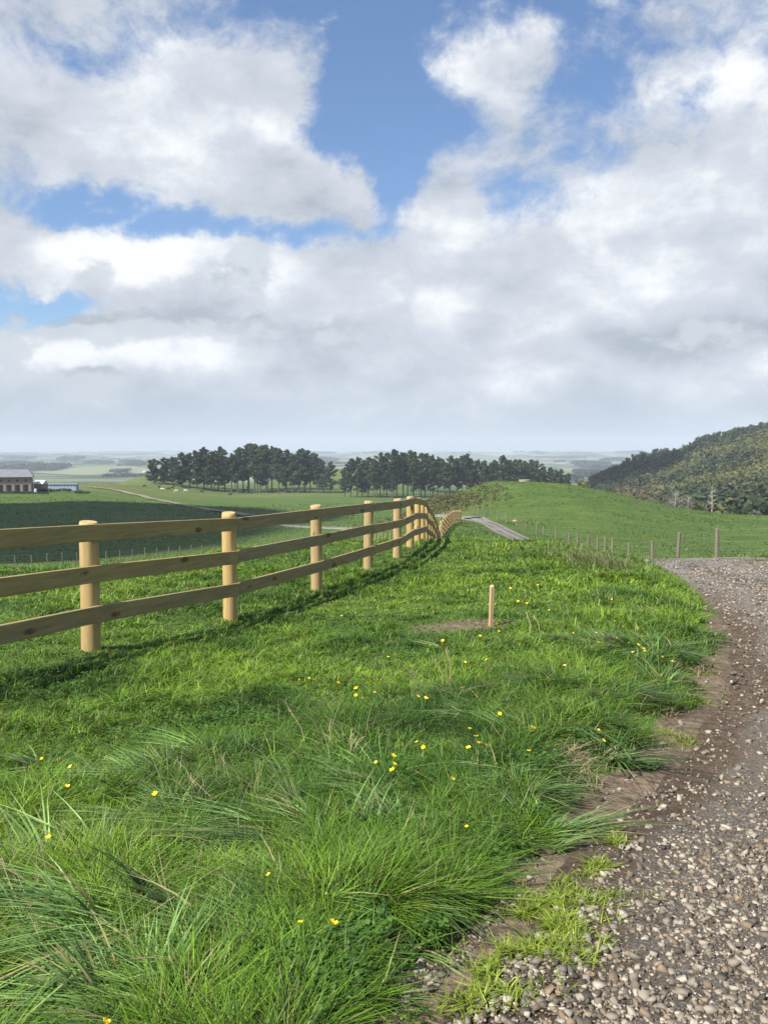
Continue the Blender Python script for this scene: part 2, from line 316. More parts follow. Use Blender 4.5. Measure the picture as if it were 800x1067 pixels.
def gravel_material():
    m, nt, b = mat('gravel_road', .9, .2)
    pos = nt.new('ShaderNodeNewGeometry').outputs['Position']
    rd = nt.new('ShaderNodeSeparateColor'); nt.l.new(nt.new('ShaderNodeVertexColor', layer_name='road').outputs[0], rd.inputs[0])
    soil = nt.mix(nt.ramp(nt.noise(pos, 12, 9, .8), .33, .67), (.078, .060, .043), (.195, .155, .112))
    soil = nt.mix(nt.ramp(nt.noise(pos, 1.3, 5), .42, .65), soil, (.150, .118, .084))
    vs = []
    for sc, hi in ((85, 1), (170, .6)):
        vo = nt.new('ShaderNodeTexVoronoi'); vo.inputs['Scale'].default_value = sc; nt.l.new(pos, vo.inputs['Vector'])
        vs.append(vo)
    h = nt.ramp(vs[0].outputs['Distance'], .1, .55, 1, 0)
    bw = nt.new('ShaderNodeSeparateColor'); nt.l.new(vs[0].outputs['Color'], bw.inputs[0])
    bw2 = nt.new('ShaderNodeSeparateColor'); nt.l.new(vs[1].outputs['Color'], bw2.inputs[0])
    stone = nt.mix(bw.outputs[0], (.15, .138, .12), (.30, .28, .25)); stone = nt.mix(nt.ramp(bw.outputs[2], .85, .9), stone, (.40, .33, .24))
    grit = nt.mix(bw2.outputs[0], (.09, .078, .062), (.30, .275, .235))
    soil = nt.mix(nt.math('MULTIPLY', nt.ramp(bw2.outputs[1], .5, .6), nt.ramp(rd.outputs[0], .0, .2)), soil, grit)
    cov = nt.math('ADD', rd.outputs[0], nt.math('MULTIPLY', nt.math('SUBTRACT', nt.noise(pos, 3.5, 5, .7), .5), .8))
    k = nt.ramp(nt.math('SUBTRACT', cov, nt.math('MULTIPLY', bw.outputs[1], .7)), .0, .1)
    soil = nt.mix(nt.ramp(rd.outputs[0], .0, .12, 1, 0), soil, nt.mix(nt.ramp(nt.noise(pos, 12, 9, .8), .33, .67), (.064, .042, .028), (.175, .125, .085))); g = nt.mix(k, soil, stone)
    gf = nt.mix(nt.ramp(nt.noise(pos, 9, 8, .85), .36, .64), (.092, .086, .076), (.305, .285, .25)); gf = nt.mix(nt.ramp(nt.noise(pos, .8, 4), .4, .7, 0, .5), gf, (.15, .14, .12))
    gf = nt.mix(nt.math('MULTIPLY', rd.outputs[2], .75), gf, (.050, .049, .047))
    g = nt.mix(rd.outputs[1], g, gf)
    nt.l.new(g, b.inputs['Base Color'])
    hh = nt.math('ADD', nt.math('MULTIPLY', nt.math('MULTIPLY', h, k), .006), nt.math('MULTIPLY', nt.noise(pos, 14, 8, .8), .05))
    bp = nt.new('ShaderNodeBump', Height=hh); bp.inputs['Strength'].default_value = 1; bp.inputs['Distance'].default_value = 1; nt.l.new(bp.outputs[0], b.inputs['Normal'])
    return m
M_GRAVEL = gravel_material()

# ------------------------------------------------------------------ ground mesh
az = np.concatenate([np.linspace(-math.pi, -.9, 60, endpoint=False), np.linspace(-.9, .9, 560), np.linspace(.9, math.pi, 60, endpoint=False)[1:]])
rr = np.exp(np.linspace(math.log(.35), math.log(11000), 720))
AA, RR_ = np.meshgrid(az, rr, indexing='ij'); X = (RR_ * np.sin(AA)).ravel(); Y = (RR_ * np.cos(AA)).ravel(); Zg = Hg(X, Y)
na, nr = len(az), len(rr)
i0 = np.arange(na)[:, None] * nr + np.arange(nr - 1)[None]; i1 = ((np.arange(na) + 1) % na)[:, None] * nr + np.arange(nr - 1)[None]
faces = np.stack([i0, i0 + 1, i1 + 1, i1], -1).reshape(-1, 4)
V = np.stack([X, Y, Zg], -1); V = np.concatenate([V, [[0, 0, -1.6]]])
rG = np.hypot(X, Y); a_ = np.arctan2(X, Y); pxx = CX + F * X / np.maximum(Y, .01)
SX, SY, SZ = ground_px(511, 654)
def blob(X, Y, x, y, rx, ry): return np.exp(-(((X - x) / rx) ** 2 + ((Y - y) / ry) ** 2))
d_r = road_in(X, Y)
soilm = blob(X, Y, SX - .25, SY + .1, .75, .45) * .75
for (px_, py_, rx, ry, w) in [(520, 905, .22, .25, .9), (440, 1035, .3, .16, .8), (600, 785, .14, .2, .7), (455, 1010, .2, .12, .7), (575, 960, .3, .2, .7)]:
    gx, gy, _ = ground_px(px_, py_); soilm = np.maximum(soilm, w * blob(X, Y, gx, gy, rx, ry))
soilm = np.maximum(soilm, ss(-.30, -.02, d_r) * ss(14, 7, rG) * .95)
soilm = np.maximum(soilm, ss(-.1, .1, np.maximum(d_r, road_in2(X, Y))) * .9 * ss(10, 12, rG))
dry = ss(380, 430, rG) * ss(900, 700, rG) * ss(320, 90, pxx) * (Y > 0) * .85 + blob(X, Y, at(285, 516, 470)[0], 470, 45, 22) * 1.0
dry = np.maximum(dry, blob(X, Y, *at(352, 490, 660)[:2], 40, 60))
dry = np.maximum(dry, blob(X, Y, -64, 205, 14, 14) * .6)
plain = ss(780, 950, rG); plain = plain * ((pxx < 605) | (rG > 1250) | (Y < 0))
brown = blob(X, Y, 8, 142, 9, 14) * 1.2 + ss(185, 215, rG) * ss(620, 640, pxx) * ss(1300, 1000, rG) * (Y > 0) + ss(190, 230, rG) * ss(350, 280, rG) * ss(600, 620, pxx) * (Y > 0)
zone = np.stack([soilm, np.clip(dry, 0, 1), plain], -1); zone2 = np.stack([np.clip(brown, 0, 1), 0 * X, 0 * X], -1)
zone = np.concatenate([zone, [[0, 0, 0]]]); zone2 = np.concatenate([zone2, [[0, 0, 0]]])
tri = [(int(k * nr), int(((k + 1) % na) * nr), len(V) - 1) for k in range(na)]
go = newmesh('ground', V, faces, M_GROUND, None, True, {'zone': zone, 'zone2': zone2}); tag(go, kind='structure')

# road strip
def strip(name, cen_l, cen_r, mt, nac=36, lift=.0, crown=.03, fall=.03):
    L = np.asarray(cen_l); Rr2 = np.asarray(cen_r); t = np.linspace(0, 1, nac)
    P = L[:, None] * (1 - t[None, :, None]) + Rr2[:, None] * t[None, :, None]
    n0, n1 = P.shape[:2]; x = P[..., 0].ravel(); y = P[..., 1].ravel()
    tt = np.tile(t, n0); e = np.minimum(tt, 1 - tt)
    r_ = np.hypot(x, y)
    z = H(x, y) + lift * ss(0, .06, e) + crown * ss(0, .5, e) - .03 * np.exp(-((tt - .30) / .07) ** 2) - .03 * np.exp(-((tt - .70) / .07) ** 2)
    z += (fbm(x * 3, y * 3, 4) - .5) * .03 * ss(20, 8, r_)
    z -= fall * ss(.05, 0, e)
    Fi = (np.arange(n0 - 1)[:, None] * n1 + np.arange(n1 - 1)[None]).ravel()
    fc = np.stack([Fi, Fi + 1, Fi + n1 + 1, Fi + n1], -1)
    tr = np.exp(-((tt - .28) / .09) ** 2) + np.exp(-((tt - .72) / .09) ** 2)
    cov = .12 + .38 * ss(.08, .3, tt) - .5 * ss(.12, .0, e) - .25 * tr * ss(14, 8, r_)
    farm = ss(9, 17, r_)
    return newmesh(name, np.stack([x, y, z], -1), fc, mt, None, True, {'road': np.stack([np.clip(cov, 0, 1), farm, tr * ss(.2, .6, fbm(x * .8, y * .25, 3) )], -1)})
yy = np.concatenate([np.arange(-3.9, 12, .06), np.arange(12, 117, .4)])
wob = (fbm(yy * 1.6, yy * 0 + 3, 4) - .5) * .55 * ss(16, 8, yy)
ll = np.stack([road_left(yy) + wob, yy], -1); rl = np.stack([road_left(yy) + np.interp(yy, ys, wx) - wob, yy], -1)
tag(strip('gravel_road', ll, rl, M_GRAVEL, 50, .0), kind='structure')
tt_ = np.linspace(0, len(TR2) - 1, 60); cx_ = smooth(np.interp(tt_, range(len(TR2)), TR2[:, 0]), 9); cy_ = smooth(np.interp(tt_, range(len(TR2)), TR2[:, 1]), 9)
dx = np.gradient(cx_); dy = np.gradient(cy_); dn = np.hypot(dx, dy); nx, ny = -dy / dn, dx / dn
tag(strip('farm_track', np.stack([cx_ + nx * 1.6, cy_ + ny * 1.6], -1), np.stack([cx_ - nx * 1.6, cy_ - ny * 1.6], -1), M_GRAVEL, 10, .12, .05, .1), kind='structure')
# cattle race: pale dirt path across the far paddock
race = [ground_px(x, y, 200, 600) for x, y in [(92, 508), (120, 511), (150, 517.5), (180, 524), (215, 531), (260, 538)]]
rc = np.array([p[:2] for p in race]); t_ = np.linspace(0, len(rc) - 1, 50); rx_ = np.interp(t_, range(len(rc)), rc[:, 0]); ry_ = np.interp(t_, range(len(rc)), rc[:, 1])
M_RACE = simple('race_dirt', (.20, .17, .11), .95, .3, .5)
dx = np.gradient(rx_); dy = np.gradient(ry_); dn = np.hypot(dx, dy); nx, ny = -dy / dn, dx / dn
Vp = []; Fp = []
for k in range(50):
    for s_ in (-1, 1):
        x, y = rx_[k] + nx[k] * 2.2 * s_, ry_[k] + ny[k] * 2.2 * s_; Vp.append((x, y, Z1(x, y) + .35))
    if k: Fp.append((2 * k - 2, 2 * k - 1, 2 * k + 1, 2 * k))
tag(newmesh('dirt_path', np.array(Vp), Fp, M_RACE), kind='structure')
#__PART2__
ORD = lambda n: f"{n}{'th' if 10 <= n % 100 <= 20 else {1: 'st', 2: 'nd', 3: 'rd'}.get(n % 10, 'th')}"
# ------------------------------------------------------------------ main post and rail fence
fence = empty('rail_fence', POSTS[1], 0, 'new timber post and rail fence with three boards running away along the grass', 'fence')
PH = 1.19
def post_mesh(h=PH, r=.085):
    mb = MB(); n = 22; e = [0, .25, .5, .75, .97, 1.0]
    P = [(random.uniform(-.003, .003), random.uniform(-.003, .003), -.35 + (h + .35) * t) for t in e]
    mb.tube(P, [r * 1.03, r * 1.01, r, r * .985, r * .975, r * .90], n, True, .02)
    return mb
pm = [post_mesh() for _ in range(4)]
M_STAMP = simple('ink_stamp', (.05, .035, .02), .8, .2)
for i, (x, y, z) in enumerate(POSTS):
    o = pm[i % 4].build('post', M_POST, fence, True)
    o.data.polygons.foreach_set('use_smooth', [len(p.vertices) == 4 for p in o.data.polygons])
    b = fence.location; o.location = (x - b[0], y - b[1], z - b[2]); o.rotation_euler = (random.uniform(-.012, .012), random.uniform(-.012, .012), random.uniform(0, 6.28))
    if i > 0 and i < 9: o.scale = (1, 1, [1, 1, 1.085, 1.07, 1.04, 1.03, 1, 1.02, 1.02][i])
# grading stamp burnt into the nearest post: short dark dashes round its face
mb = MB()
for r_, zz in enumerate((.775, .762, .745)):
    for k in range(9):
        a = math.atan2(-.94, -.35) + (k - 4.6) * .13 + .1; w_ = .035 if random.random() < .6 else .05
        if random.random() < .2: continue
        R0 = .0895; q = [(R0 * math.cos(a + s_), R0 * math.sin(a + s_), zz + t_) for s_, t_ in ((-w_, 0), (w_, 0), (w_, .009 if r_ != 2 else .004), (-w_, .009 if r_ != 2 else .004))]
        q2 = [(p[0] * .94, p[1] * .94, p[2]) for p in q]
        mb.add(q + q2, [(0, 1, 2, 3), (7, 6, 5, 4), (0, 4, 5, 1), (1, 5, 6, 2), (2, 6, 7, 3), (3, 7, 4, 0)])
p1 = [c_ for c_ in fence.children][1]; st = mb.build('grade_stamp', M_STAMP, p1); st.rotation_euler = (0, 0, -p1.rotation_euler[2])
RT = [1.165, .80, .43]
def rail(pts, side, hgt=.152, th=.042):
    P = np.array(pts, float); org = P[0].copy(); d = P[-1] - P[0]; ang = math.atan2(d[1], d[0]); ca, sa = math.cos(-ang), math.sin(-ang)
    Q = P - org; Q = np.stack([Q[:, 0] * ca - Q[:, 1] * sa, Q[:, 0] * sa + Q[:, 1] * ca, Q[:, 2]], -1)
    tt = np.linspace(0, len(Q) - 1, (len(Q) - 1) * 4 + 1); Q = np.stack([np.interp(tt, range(len(Q)), Q[:, k]) for k in range(3)], -1)
    if len(Q) > 5: 
        pass
    Q[0, 0] += .004; Q[-1, 0] -= .004; Q[:, 2] += random.uniform(-.009, .009)
    vs = []; off = side * (.083 + th / 2); b_ = .004
    for q in Q:
        for (oy, oz) in ((-th / 2, -b_), (-th / 2 + b_, 0), (th / 2 - b_, 0), (th / 2, -b_), (th / 2, -hgt + b_), (th / 2 - b_, -hgt), (-th / 2 + b_, -hgt), (-th / 2, -hgt + b_)):
            vs.append((q[0], q[1] + off + oy, q[2] + oz))
    n = len(Q); f = [(i * 8 + k, i * 8 + (k + 1) % 8, (i + 1) * 8 + (k + 1) % 8, (i + 1) * 8 + k) for i in range(n - 1) for k in range(8)] + [tuple(range(7, -1, -1)), tuple((n - 1) * 8 + k for k in range(8))]
    o = newmesh('rail', vs, f, M_RAIL, fence); o.location = tuple(org - np.array(fence.location)); o.rotation_euler = (0, 0, ang); return o
ext = [(-5.0, .3, -1.60), (-4.25, 2.65, -1.63)]; ext2 = ext + POSTS
for x, y, z in ext:
    o = pm[1].build('post', M_POST, fence, True); o.location = (x - fence.location[0], y - fence.location[1], z - fence.location[2])
def heights(i): return 1.0 if not (3 <= i <= 10) else [1, 1, 1, 1.0, 1.05, 1.05, 1.03, 1.02, 1.0, 1.0, 1][i]
for k, rt in enumerate(RT):
    st_ = 1 if k != 1 else 1
    cuts = list(range(0, len(ext2), 2))
    if cuts[-1] != len(ext2) - 1: cuts.append(len(ext2) - 1)
    for a, b in zip(cuts[:-1], cuts[1:]):
        pts = [(ext2[i][0], ext2[i][1], ext2[i][2] + rt * heights(i) + (0 if k else .0)) for i in range(a, b + 1)]
        rail(pts, -1 if a < NS2 + 2 else 1)

# ------------------------------------------------------------------ wire and batten fences
def line_fence(name, pts, mat_, h, r, label, wires=4, cat='fence', lean=.04, wr=.004, hv=.1):
    f = empty(name, (pts[0][0], pts[0][1], Z1(*pts[0][:2])), 0, label, cat); b = np.array(f.location); tops = []
    for (x, y) in pts:
        z = float(Hg(np.array([x]), np.array([y]))[0]); hh = h * random.uniform(1 - hv, 1 + hv); lx_, ly_ = random.uniform(-lean, lean), random.uniform(-lean, lean)
        mb = MB(); mb.tube([(0, 0, -.3), (lx_ * .4, ly_ * .4, hh * .5), (lx_, ly_, hh * .98), (lx_, ly_, hh)], [r, r * .97, r * .93, r * .8], 9, True, .12)
        o = mb.build('post', mat_, f, False); o.location = tuple(np.array((x, y, z)) - b); tops.append((x, y, z, hh))
    for k in range(wires):
        mb = MB(); P = [(x - b[0], y - b[1] - r, z - b[2] + h * (.18 + .74 * k / max(1, wires - 1))) for x, y, z, hh in tops]
        mb.tube(P, [wr] * len(P), 4, True); mb.build('wire', M_WIRE, f)
    return f
def densify(pts, n):
    p = np.array(pts, float); d = np.r_[0, np.cumsum(np.hypot(*np.diff(p, axis=0).T))]; t = np.linspace(0, d[-1], n)
    return [(np.interp(q, d, p[:, 0]), np.interp(q, d, p[:, 1])) for q in t]
rf = [(750, 28.5), (709, 35), (682.5, 40.5), (657.5, 48), (640, 52), (632, 57), (624, 61), (614, 66), (603, 71), (594, 75), (580, 80), (567, 84), (560, 87), (549, 91), (539, 95), (528, 100), (519, 106), (512, 111), (506, 117), (499, 124), (492, 132), (484, 141)]
near_pts = [(22.5, 17), (19, 20), (15.6, 24)] + [(ray(x, 468)[0] * Y, Y) for x, Y in rf]
line_fence('wire_fence', near_pts, M_OLDPOST, 1.12, .075, 'weathered post and wire fence along the foot of the round green hill', 5, wr=.0024)
line_fence('wire_fence', densify([(ray(x, 468)[0] * Y, Y) for x, Y in [(-60, 74), (20, 76), (120, 82), (210, 90), (300, 96), (345, 99), (385, 101)]], 34), M_OLDPOST, 1.1, .05, 'thin wire fence on grey stakes across the hollow behind the board fence', 4, wr=.003)
M_BATTEN = wood_mat('batten_wood', (.46, .36, .22), (.32, .25, .15), False)
line_fence('batten_fence', densify([(ray(x, 468)[0] * Y, Y) for x, Y in [(384, 96), (400, 94), (415, 95)]], 9) + densify([(ray(x, 468)[0] * Y, Y) for x, Y in [(425, 98), (448, 103), (466, 110), (479, 118)]], 14), M_BATTEN, 1.25, .06, 'pale close-set batten fence in the hollow beside the track', 3)
rp = [ground_px(x, y, 200, 600)[:2] for x, y in [(148, 519.5), (165, 522.5), (185, 526.5), (218, 534)]]
line_fence('farm_fence', densify(rp, 26), M_BATTEN, 1.2, .10, 'pale post fence beside the dirt race in the far paddock', 2)
rp = [ground_px(x, y, 200, 600)[:2] for x, y in [(60, 508), (88, 506), (110, 511), (145, 518)]]
line_fence('farm_fence', densify(rp, 12), M_OLDPOST, 1.2, .08, 'sparse grey post fence running from the pale shed to the dirt race', 2)

# survey peg
px_, py_, pz_ = SX, SY, float(Hg(np.array([SX]), np.array([SY]))[0])
mb = MB(); a = .018
V_ = [(-a, -a, -.2), (a, -a, -.2), (a, a, -.2), (-a, a, -.2), (-a, -a, .425), (a, -a, .43), (a, a, .44), (-a, a, .432), (-a * .7, -a * .7, .437), (a * .7, -a * .7, .442), (a * .7, a * .7, .45), (-a * .7, a * .7, .445)]
mb.add(V_, [(0, 1, 5, 4), (1, 2, 6, 5), (2, 3, 7, 6), (3, 0, 4, 7), (4, 5, 9, 8), (5, 6, 10, 9), (6, 7, 11, 10), (7, 4, 8, 11), (8, 9, 10, 11)])
o = mb.build('wooden_peg', M_STAKE); o.location = (px_, py_, pz_); o.rotation_euler = (.01, .02, .35); tag(o, 'short square wooden peg standing upright in a patch of bare soil', 'peg')

# ------------------------------------------------------------------ blades
def blades(P, h, w, dirs, lean, col, nseg=3, ground=None, tipc=1.25, face=None):
    n = len(P); t = np.linspace(0, 1, nseg + 1)
    dx, dy = np.cos(dirs), np.sin(dirs)
    wa = dirs + math.pi / 2 + rng.normal(0, .5, n) if face is None else face
    wx_, wy_ = np.cos(wa), np.sin(wa)
    V = np.empty((n, nseg + 1, 2, 3), np.float32)
    for k, tk in enumerate(t):
        ww = w * (1 - tk ** 1.6) * .5 + .0004 + (.15 * w if k == 0 else 0) * 0
        hx = h * lean * tk ** 2; hz_ = h * (tk - np.minimum(lean, 1.4) * .34 * tk ** 2.2)
        for s_, sg in ((0, -1), (1, 1)):
            V[:, k, s_, 0] = P[:, 0] + dx * hx + wx_ * ww * sg
            V[:, k, s_, 1] = P[:, 1] + dy * hx + wy_ * ww * sg
            V[:, k, s_, 2] = P[:, 2] + hz_
    base = (np.arange(n) * (2 * nseg + 2))[:, None]
    Fq = np.concatenate([base + np.array([2 * k, 2 * k + 1, 2 * k + 3, 2 * k + 2])[None] for k in range(nseg)], 1).reshape(-1, 4)
    C = np.empty((n, nseg + 1, 2, 3), np.float32)
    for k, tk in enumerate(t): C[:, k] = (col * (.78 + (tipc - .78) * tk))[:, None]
    return V.reshape(-1, 3), Fq, C.reshape(-1, 3)
class Acc:
    def __init__(s): s.V = []; s.F = []; s.C = []; s.n = 0
    def add(s, V, Fq, C): s.V.append(V); s.F.append(Fq + s.n); s.C.append(C); s.n += len(V)
    def build(s, name, m, label, cat, parent=None, kind='stuff'):
        o = newmesh(name, np.concatenate(s.V), np.concatenate(s.F), m, parent, False, np.concatenate(s.C)); return tag(o, label, cat, kind=kind)
YB = lambda X: np.interp(X, [-4, -2, -.6, .2, 1.7, 3.5, 5.5], [3.8, 4.0, 4.9, 6.0, 9.0, 13.5, 19])
def longf(X, Y): return ss(.5, -.9, Y - YB(X) + (fbm(X * .9, Y * .9, 3) - .5) * 3.0)
def scatter(n, r0, r1, a0=-.62, a1=.62, p=0.):
    u = rng.random(n)
    r = r0 * (r1 / r0) ** u if p == 0 else ((r0 ** p) + u * (r1 ** p - r0 ** p)) ** (1 / p)
    a = rng.uniform(a0, a1, n); return r * np.sin(a), r * np.cos(a), r
def keep(X, Y, extra=0.):
    d = road_in(X, Y); d2 = road_in2(X, Y); n = fbm(X * 2.2, Y * 2.2, 3)
    ok = (d < -.08 - (n - .35) * .9 * ss(13, 8, np.hypot(X, Y)) + extra) & (d2 < 0)
    soil = np.maximum(blob(X, Y, SX - .25, SY + .1, .6, .35) * .85, 0)
    for (x, y, rx, ry, w) in SOIL: soil = np.maximum(soil, w * blob(X, Y, x, y, rx, ry))
    return ok & (rng.random(len(X)) > soil * 1.05)
SOIL = [(*ground_px(px_, py_)[:2], rx, ry, w) for (px_, py_, rx, ry, w) in [(520, 905, .2, .2, .8), (440, 1035, .2, .12, .9), (600, 785, .16, .18, .9), (455, 1010, .2, .1, .9), (575, 960, .22, .16, .8), (640, 905, .2, .1, .8)]]
def gcol(n, a, b, X=None, Y=None, sc=.8, v=.22):
    t = rng.random(n) if X is None else np.clip(fbm(X * sc, Y * sc, 4) * 1.6 - .3 + rng.normal(0, .18, n), 0, 1)
    c_ = np.array(a)[None] * (1 - t[:, None]) + np.array(b)[None] * t[:, None]
    return c_ * (1 + rng.normal(0, v, n).clip(-.5, .6))[:, None]
WIND = math.pi * .97
# 1. short pasture
ac = Acc()
for n, r0, r1, ns, aa, ab in ((380000, 1.3, 14, 2, -.62, .62), (210000, 12, 60, 2, -.62, .62), (150000, 1.2, 25, 2, -1.75, -.62), (25000, 6, 40, 2, .62, 1.3)):
    X, Y, r = scatter(n, r0, r1, aa, ab); k = keep(X, Y); X, Y, r = X[k], Y[k], r[k]; lf = longf(X, Y); n = len(X)
    tall = fbm(X * .7 + 9, Y * .7, 3)
    h = (.030 + .035 * ss(.4, .7, tall) + .055 * ss(.42, .72, fbm(X * 3.3, Y * 3.3, 3)) + .035 * lf) * rng.uniform(.6, 1.5, n) * (1 + .35 * ss(10, 40, r)); w = np.maximum(.0045, .00125 * r) * rng.uniform(.7, 1.3, n)
    colr = gcol(n, (.038, .098, .010), (.150, .240, .022), X, Y, .8, .36)
    dk = ss(.5, .68, fbm(X * 1.3 + 31, Y * 1.3, 4)); colr = colr * (1 - .45 * dk[:, None] * np.array((1, .8, .8)))
    yl = rng.random(n) < .05; colr[yl] = np.array((.22, .20, .08)) * rng.uniform(.7, 1.2, (yl.sum(), 1))
    z = Hg(X, Y) - .005
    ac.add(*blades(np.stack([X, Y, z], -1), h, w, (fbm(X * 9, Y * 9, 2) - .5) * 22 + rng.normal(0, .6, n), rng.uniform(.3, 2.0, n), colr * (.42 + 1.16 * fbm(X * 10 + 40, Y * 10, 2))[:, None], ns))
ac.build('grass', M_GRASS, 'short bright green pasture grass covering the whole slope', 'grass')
ac = Acc(); X, Y, r = scatter(150000, 52, 340, -.60, .60); k = (Hg(X, Y) < 0) & (road_in(X, Y) < -.3) & (road_in2(X, Y) < -.3); X, Y, r = X[k], Y[k], r[k]; n = len(X)
cl_ = ss(.35, .65, fbm(X / 9, Y / 4, 4)); k = rng.random(n) < .25 + .75 * cl_; X, Y, r, cl_ = X[k], Y[k], r[k], cl_[k]; n = len(X)
ac.add(*blades(np.stack([X, Y, Hg(X, Y) - .02], -1), (.08 + .0007 * r) * rng.uniform(.5, 1.4, n), .0016 * r * rng.uniform(.5, 1.3, n), rng.uniform(0, 6.28, n), rng.uniform(.3, 1.8, n), gcol(n, (.045, .085, .015), (.115, .160, .030), X, Y, .12, .3), 2))
ac.build('tufted_pasture', M_GRASS, 'coarser tufts of pasture scattered over the round hill and the valley', 'grass')
# 2. longer rank grass along the bank
ac = Acc()
X, Y, r = scatter(135000, 1.25, 19, -.6, .6); k = keep(X, Y, .12) & (rng.random(len(X)) < longf(X, Y)); X, Y, r = X[k], Y[k], r[k]; n = len(X)
cl_ = fbm(X * 1.4 + 3, Y * 1.4 + 8, 3); h = (.04 + .11 * ss(.45, .72, cl_)) * rng.uniform(.5, 1.35, n); edge = ss(0, -.5, road_in(X, Y)); h *= .4 + .6 * edge
colr = gcol(n, (.032, .082, .010), (.152, .236, .026), X, Y, 1.2, .42)
st_ = rng.random(n) < .06; colr[st_] = np.array((.28, .245, .115)) * rng.uniform(.6, 1.1, (st_.sum(), 1))
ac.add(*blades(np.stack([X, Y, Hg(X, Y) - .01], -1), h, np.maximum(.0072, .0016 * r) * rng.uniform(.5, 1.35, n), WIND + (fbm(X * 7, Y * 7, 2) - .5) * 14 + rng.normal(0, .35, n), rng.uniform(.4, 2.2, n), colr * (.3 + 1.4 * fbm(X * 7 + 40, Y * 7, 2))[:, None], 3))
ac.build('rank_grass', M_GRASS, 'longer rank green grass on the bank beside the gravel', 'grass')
# 3. tussocks of long arching blades
TUS = [(60, 985, .30, 1), (130, 930, .34, 1), (20, 1040, .34, 1), (250, 860, .26, 1), (180, 830, .22, 1), (330, 850, .24, 1), (410, 840, .24, 1), (380, 800, .2, 1), (470, 850, .2, 0), (300, 920, .2, 0), (440, 900, .22, 0), (200, 1000, .22, 1),
       (340, 1000, .16, 0), (560, 850, .2, 0), (600, 825, .2, 0), (520, 790, .2, 0), (560, 740, .22, 1), (620, 735, .2, 0), (500, 725, .2, 1), (650, 700, .24, 0), (690, 690, .22, 0), (600, 690, .22, 1), (560, 680, .2, 1),
       (700, 655, .24, 0), (660, 650, .22, 1), (620, 650, .2, 1), (725, 640, .22, 0), (685, 620, .2, 1), (100, 870, .22, 1), (30, 900, .24, 1), (150, 1050, .26, 1), (480, 780, .2, 1), (540, 810, .2, 0), (240, 940, .22, 1), (90, 1060, .3, 1), (280, 800, .16, 1), (640, 770, .2, 0), (430, 750, .16, 1)]
ac = Acc()
extra = [(random.uniform(0, 700), random.uniform(660, 1060), random.uniform(.12, .22), 1) for _ in range(60)]
for (x, y, hh, bias) in TUS + extra:
    gx, gy, gz = ground_px(x, min(y + hh * 120, 1066)) if y < 1000 else ground_px(x, 1066)
    if road_in(np.array([gx]), np.array([gy]))[0] > -.12 or longf(np.array([gx]), np.array([gy]))[0] < .3: continue
    n = int((250 if hh > .18 else 100) * (1.1 if gy < 3.5 else 1)); R0_ = hh * .36
    X = gx + rng.normal(0, R0_, n); Y = gy + rng.normal(0, R0_ * .8, n)
    k = road_in(X, Y) < .02; X, Y = X[k], Y[k]; n = len(X)
    nbn = max(4, n // 22); bid = rng.integers(0, nbn, n); bx_ = rng.normal(0, R0_, nbn); by_ = rng.normal(0, R0_ * .8, nbn); X = gx + bx_[bid] + rng.normal(0, .022, n); Y = gy + by_[bid] + rng.normal(0, .022, n)
    out_ = np.arctan2(Y - gy, X - gx); wd = WIND + .15 * math.sin(x) if bias else (.2 if random.random() < .4 else -1.2)
    vx = np.cos(out_) * .5 + np.cos(wd) * (.9 if bias else .45) + rng.normal(0, .45, nbn)[bid] + rng.normal(0, .14, n); vy = np.sin(out_) * .5 + np.sin(wd) * .6 - .1 + rng.normal(0, .45, nbn)[bid] + rng.normal(0, .14, n)
    cA, cB = ((.042, .098, .022), (.180, .275, .085)) if (bias or random.random() < .5) else ((.035, .085, .022), (.10, .165, .045))
    colr = gcol(n, cA, cB, v=.2) * rng.uniform(.4, 1.6, nbn)[bid][:, None]; st_ = rng.random(n) < .09; colr[st_] = np.array((.31, .265, .125)) * rng.uniform(.6, 1.1, (st_.sum(), 1))
    h = hh * .78 * rng.uniform(.6, 1.3, nbn)[bid] * rng.uniform(.6, 1.25, n)
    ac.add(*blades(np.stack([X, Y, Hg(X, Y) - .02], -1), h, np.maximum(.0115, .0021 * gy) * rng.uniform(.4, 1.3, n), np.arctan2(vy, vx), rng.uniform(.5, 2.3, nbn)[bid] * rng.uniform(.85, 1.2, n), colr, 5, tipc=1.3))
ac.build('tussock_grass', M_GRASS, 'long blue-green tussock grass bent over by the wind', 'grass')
# 4. lime green young grass at the gravel edge
ac = Acc()
for (x, y, rad, n) in [(570, 965, .13, 2600), (555, 985, .12, 1800), (600, 935, .12, 1500), (545, 950, .10, 1000), (520, 1000, .1, 700), (605, 975, .04, 300), (645, 890, .05, 350), (620, 915, .05, 300), (730, 730, .10, 350), (700, 772, .1, 450), (580, 1020, .05, 260), (505, 1040, .09, 900), (620, 1000, .03, 120), (650, 870, .05, 260), (500, 960, .08, 500), (725, 700, .1, 300)]:
    gx, gy, gz = ground_px(x, y); X = gx + rng.normal(0, rad * .75, n); Y = gy + rng.normal(0, rad * .75, n); k = fbm(X * 11, Y * 11, 3) > .50; X, Y = X[k], Y[k]; n = len(X)
    ac.add(*blades(np.stack([X, Y, H(X, Y) - .005], -1), rng.uniform(.015, .055, n), rng.uniform(.003, .0055, n), rng.uniform(0, 6.28, n), rng.uniform(.3, 1.8, n), gcol(n, (.11, .17, .022), (.21, .26, .04), v=.3), 2))
ac.build('young_grass', M_GRASS, 'lime green tufts of young grass at the edge of the gravel', 'grass')
